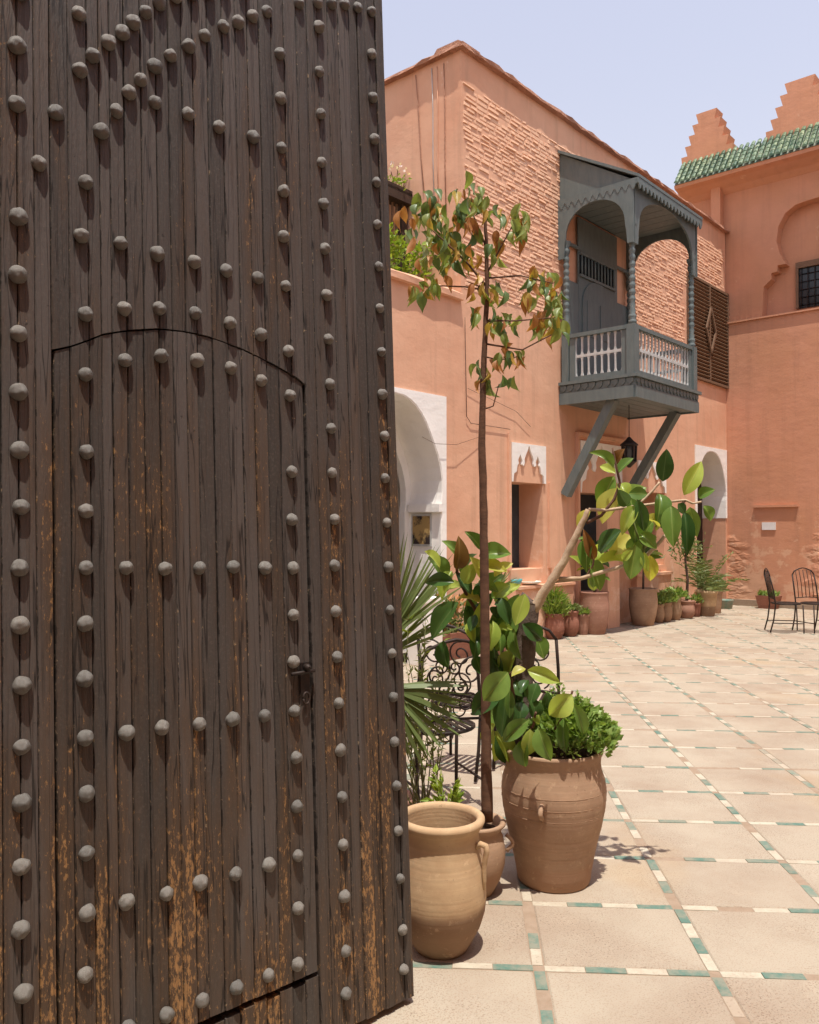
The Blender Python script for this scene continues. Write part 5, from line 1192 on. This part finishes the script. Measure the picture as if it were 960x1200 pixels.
for n, (px, py, w_, h_, m_, lab) in enumerate(((772, 731, 14, 22, 'terra_brown', 'small brown pot just right of the large brown jar'), (781, 730, 14, 23, 'terra_brown', 'small brown pot, second right of the large brown jar'), (791, 728, 16, 26, 'terra_brown', 'brown pot with a bright low plant, third right of the large brown jar'))):
    p, r_, h = wall_pot(px, py, w_, h_, 'round', M[m_], lab)
    pot_plant(p, h, 'low_plant', 'herb', 200, 0.10, 0.17, 0.18, 10 + n, ('dark leafy plant in the first small brown pot', 'leafy plant in the second small brown pot', 'bright low plant in the third small brown pot')[n], 0.5)
p, r_, h = wall_pot(805, 726, 19, 21, 'round', M['terra_pink'], 'round pink pot with a thin bare-stemmed tree')
t = empty('thin_tree', T(p + Vector((0, 0, h * 0.92)))); tag(t, 'thin bare-stemmed tree in the round pink pot', 'tree')
MB().tube([(0, 0, -0.02), (0.02, 0, 0.4), (-0.02, 0, 0.75), (0, 0, 0.95)], [0.028, 0.024, 0.02, 0.012], 7).build('trunk', M['bark_grey'], t)
tag(tuft('crown', None, 'feather', 300, 0.11, lambda rn: (Vector((rn.gauss(0, .14), rn.gauss(0, .14), 0.95 + rn.gauss(0, .12))), Vector((rn.gauss(0, 1), rn.gauss(0, 1), .3)).normalized()), 77, par=t, asp=0.3), kind='stuff')
p, r_, h = wall_pot(816, 724, 12, 16, 'cup', M['terra_red'], 'tiny red pot between the thin tree and the palm tub')
pot_plant(p, h, 'low_plant', 'herb', 90, 0.08, 0.10, 0.16, 15, 'small green plant in the tiny red pot', 0.4)
p, r_, h = wall_pot(828, 723, 26, 30, 'cup', M['terra_ochre'], 'wide ochre tub with a feathery palm near the far corner')
t = empty('feathery_palm', T(p + Vector((0, 0, h * 0.92)))); tag(t, 'feathery palm in the wide ochre tub near the far corner', 'palm'); rn = random.Random(88)
for k in range(22):
    a = rn.uniform(0, 6.283); el = rn.uniform(0.5, 1.3); L_ = rn.uniform(0.7, 1.15); d = Vector((math.cos(a) * math.cos(el), math.sin(a) * math.cos(el), math.sin(el))); mb = MB(); rachis = []
    for q in range(8):
        tt = q / 7; rachis.append(d * L_ * tt + Vector((0, 0, -0.55 * L_ * tt * tt * math.cos(el))))
    mb.tube(rachis, [0.007 * (1 - 0.1 * q) for q in range(8)], 4)
    for q in range(1, 7):
        for sgn in (-1, 1):
            for tt in (0.0, 0.5):
                c = rachis[q].lerp(rachis[q + 1], tt); sd = d.cross(Z_).normalized() * sgn; blade_fan(mb, c, [(sd + d * 0.6 + Vector((0, 0, rn.uniform(-.3, .2))), 0.16)], rn, 0.010, 0.2, 3)
    mb.build('frond', M['feather'], t, None, False)
p, r_, h = wall_pot(839, 720, 16, 28, 'cup', M['terra_brown'], 'brown pot behind the palm tub, nearest the far corner')
pot_plant(p, h, 'low_plant', 'feather', 140, 0.10, 0.15, 0.22, 16, 'low plant in the brown pot nearest the far corner', 0.4)
# trough planter at the far wall, green tub in the corner
p = on_floor(901, 713); t = empty('trough_planter', T(p) @ Matrix.Rotation(math.atan2(NF.y, NF.x), 4, 'Z')); tag(t, 'dark terracotta trough planter at the foot of the far wall', 'planter')
MB().loft([[(-0.16, -0.11, 0), (0.16, -0.11, 0), (0.16, 0.11, 0), (-0.16, 0.11, 0)], [(-0.22, -0.14, 0.26), (0.22, -0.14, 0.26), (0.22, 0.14, 0.26), (-0.22, 0.14, 0.26)], [(-0.19, -0.11, 0.26), (0.19, -0.11, 0.26), (0.19, 0.11, 0.26), (-0.19, 0.11, 0.26)], [(-0.18, -0.1, 0.22), (0.18, -0.1, 0.22), (0.18, 0.1, 0.22), (-0.18, 0.1, 0.22)]]).build('body', M['terra_red'], t)
t2 = empty('trough_plant', T(p + Vector((0, 0, 0.23))) @ Matrix.Rotation(math.atan2(NF.y, NF.x), 4, 'Z')); tag(t2, 'bright green plants filling the trough at the far wall', 'plant')
tag(tuft('foliage', None, 'herb', 260, 0.09, lambda rn: (Vector((rn.uniform(-.18, .18), rn.uniform(-.1, .1), rn.uniform(0, .05))), Vector((rn.gauss(0, .6), rn.gauss(0, .6), 1)).normalized()), 90, par=t2, asp=0.5), kind='stuff')
MB().tube([(0, 0, 0), (0.01, 0, 0.05)], 0.01, 5).build('stem', M['stem_green'], t2)
p = on_floor(850, 713); t = make_pot('green_tub', p, [(0.13, 0), (0.16, 0.16), (0.165, 0.18), (0.15, 0.18), (0.14, 0.15), (0.02, 0.14)], None, M['tile_green'], 'small pale green tub in the far corner', None, 'tub')
# flower box left, against the house below the wall
p = on_floor(522, 772); t = empty('flower_box', T(p) @ Matrix.Rotation(math.atan2(-DF.y, -DF.x), 4, 'Z')); tag(t, 'reddish terracotta flower box by the house behind the iron chairs', 'planter')
MB().loft([[(-0.35, -0.14, 0), (0.35, -0.14, 0), (0.35, 0.14, 0), (-0.35, 0.14, 0)], [(-0.38, -0.17, 0.33), (0.38, -0.17, 0.33), (0.38, 0.17, 0.33), (-0.38, 0.17, 0.33)], [(-0.35, -0.14, 0.33), (0.35, -0.14, 0.33), (0.35, 0.14, 0.33), (-0.35, 0.14, 0.33)], [(-0.34, -0.13, 0.28), (0.34, -0.13, 0.28), (0.34, 0.13, 0.28), (-0.34, 0.13, 0.28)]]).build('body', M['terra_red'], t)
t2 = empty('box_plant', T(p + Vector((0, 0, 0.3))) @ Matrix.Rotation(math.atan2(-DF.y, -DF.x), 4, 'Z')); tag(t2, 'loose green and orange plants in the flower box by the house', 'plant')
tag(tuft('foliage', None, 'feather', 420, 0.11, lambda rn: (Vector((rn.uniform(-.35, .35), rn.uniform(-.13, .13), rn.uniform(0, .5) ** 1.3)), Vector((rn.gauss(0, .8), rn.gauss(0, .8), .6)).normalized()), 91, par=t2, asp=0.4), kind='stuff')
tag(tuft('orange_foliage', None, 'fi_brown', 120, 0.09, lambda rn: (Vector((rn.uniform(-.35, .35), rn.uniform(-.13, .13), rn.uniform(0, .45))), Vector((rn.gauss(0, .8), rn.gauss(0, .8), .6)).normalized()), 92, par=t2, asp=0.4), kind='stuff')
MB().tube([(0, 0, -0.02), (0.02, 0, 0.2), (0, 0, 0.4)], 0.008, 5).build('stem', M['stem_green'], t2)
# yucca-like spikes behind the fig trunk
p = on_floor(583, 768); t = empty('spiky_plant', T(p)); tag(t, 'spiky grey green plant in a pot against the house, behind the fig trunk', 'plant'); rn = random.Random(95); zz = (at(580, 690, p.y)).z
MB().lathe([(0.10, 0), (0.15, 0.2), (0.16, 0.3), (0.14, 0.3), (0.02, 0.27)], 18).build('pot', M['terra_pink'], t)
MB().tube([(0, 0, 0.25), (0.01, 0, zz * 0.7), (0, 0, zz)], [0.03, 0.028, 0.025], 7).build('trunk', M['bark_grey'], t)
for k in range(60):
    a = rn.uniform(0, 6.283); el = rn.uniform(-0.2, 1.5); mb = MB(); blade_fan(mb, Vector((0, 0, zz)), [(Vector((math.cos(a) * math.cos(el), math.sin(a) * math.cos(el), math.sin(el))), rn.uniform(0.25, 0.38))], rn, 0.010, 0.05, 3); mb.build('blade', M['feather'], t, None, False)

# ---------------------------------------------------------------- terrace: pergola, vine, flowering plant
sp, zp = fa(470, 232, -0.95)
perg = empty('pergola', MF @ T(0, -0.95, 0)); tag(perg, 'dark wooden pergola with lattice on the terrace', 'pergola')
b = MB(); b.box(S_UP + 0.02, S_UP + 4.0, -0.1, 0.12, zp - 0.1, zp + 0.05); b.build('beam', M['dark_wood'], perg)
b = MB(); b.loft([[(S_UP + 0.02, 0.12, zp + 0.01), (S_UP + 4, 0.12, zp + 0.01), (S_UP + 4, 0.12, zp + 0.09), (S_UP + 0.02, 0.12, zp + 0.09)], [(S_UP + 0.02, -1.6, zp + 0.4), (S_UP + 4, -1.6, zp + 0.4), (S_UP + 4, -1.6, zp + 0.48), (S_UP + 0.02, -1.6, zp + 0.48)]]); b.build('canopy', M['dark_wood'], perg)
zt0 = Z_PAR - 0.5
for s_ in (S_UP + 0.03, S_UP + 3.6):
    b = MB(); b.box(s_, s_ + 0.12, -0.08, 0.04, zt0, zp - 0.1); b.build('post', M['dark_wood'], perg)
for k in range(34):
    x = S_UP + 0.18 + k * 0.085; me = MB(); me.box(x, x + 0.03, -0.03, -0.01, zt0 + 0.2, zp - 0.1); me.build('lattice_slat', M['brown_wood'], perg)
for k in range(12):
    z = zt0 + 0.25 + k * 0.11; me = MB(); me.box(S_UP + 0.16, S_UP + 3.5, -0.009, 0.01, z, z + 0.03); me.build('lattice_slat', M['brown_wood'], perg)
vine = empty('terrace_vine', MF @ T(S_UP + 1.0, -0.6, zt0)); tag(vine, 'bright green leafy vine behind the terrace parapet', 'vine')
def vfn(rn):
    x = rn.uniform(-0.96, 1.6); return Vector((x, rn.uniform(-0.16, 0.17), 0.3 + rn.random() ** 0.7 * (1.12 + 0.16 * math.sin(x * 3.1)))), Vector((rn.gauss(0, .6), 0.8, 0.3)).normalized()
tag(tuft('foliage', None, 'vine', 2300, 0.085, vfn, 101, par=vine, asp=0.6), kind='stuff')
MB().tube([(0, -0.1, 0), (0.1, -0.1, 0.5), (0.0, -0.05, 0.95)], [0.02, 0.015, 0.01], 6).build('stem', M['bark'], vine)
sp2, zp2 = fa(464, 225, -0.95)
fl = empty('flowering_plant', MF @ T(sp2, -0.95, zp2 - 0.05)); tag(fl, 'thin flowering climber above the pergola edge', 'plant')
for k, (dx, h) in enumerate(((-0.05, 0.42), (-0.2, 0.36), (0.1, 0.3), (-0.5, 0.45), (0.02, 0.25))):
    MB().tube([(0, 0, -0.1), (dx * 0.4, 0, h * 0.6), (dx, 0, h)], 0.006, 5).build('stem', M['bark'], fl)
tag(tuft('foliage', None, 'vine', 110, 0.06, lambda rn: (Vector((rn.gauss(0, .09), rn.gauss(0, .06), rn.uniform(0, .25))), Vector((rn.gauss(0, 1), .6, .4)).normalized()), 103, par=fl, asp=0.5), kind='stuff')
tag(tuft('blossom', None, 'petal', 26, 0.05, lambda rn: (Vector((rn.choice((-0.05, -0.2, 0.1)) + rn.gauss(0, .02), rn.gauss(0, .02), rn.uniform(.32, .44))), Vector((rn.gauss(0, 1), .6, .4)).normalized()), 104, par=fl, asp=0.8), kind='stuff')
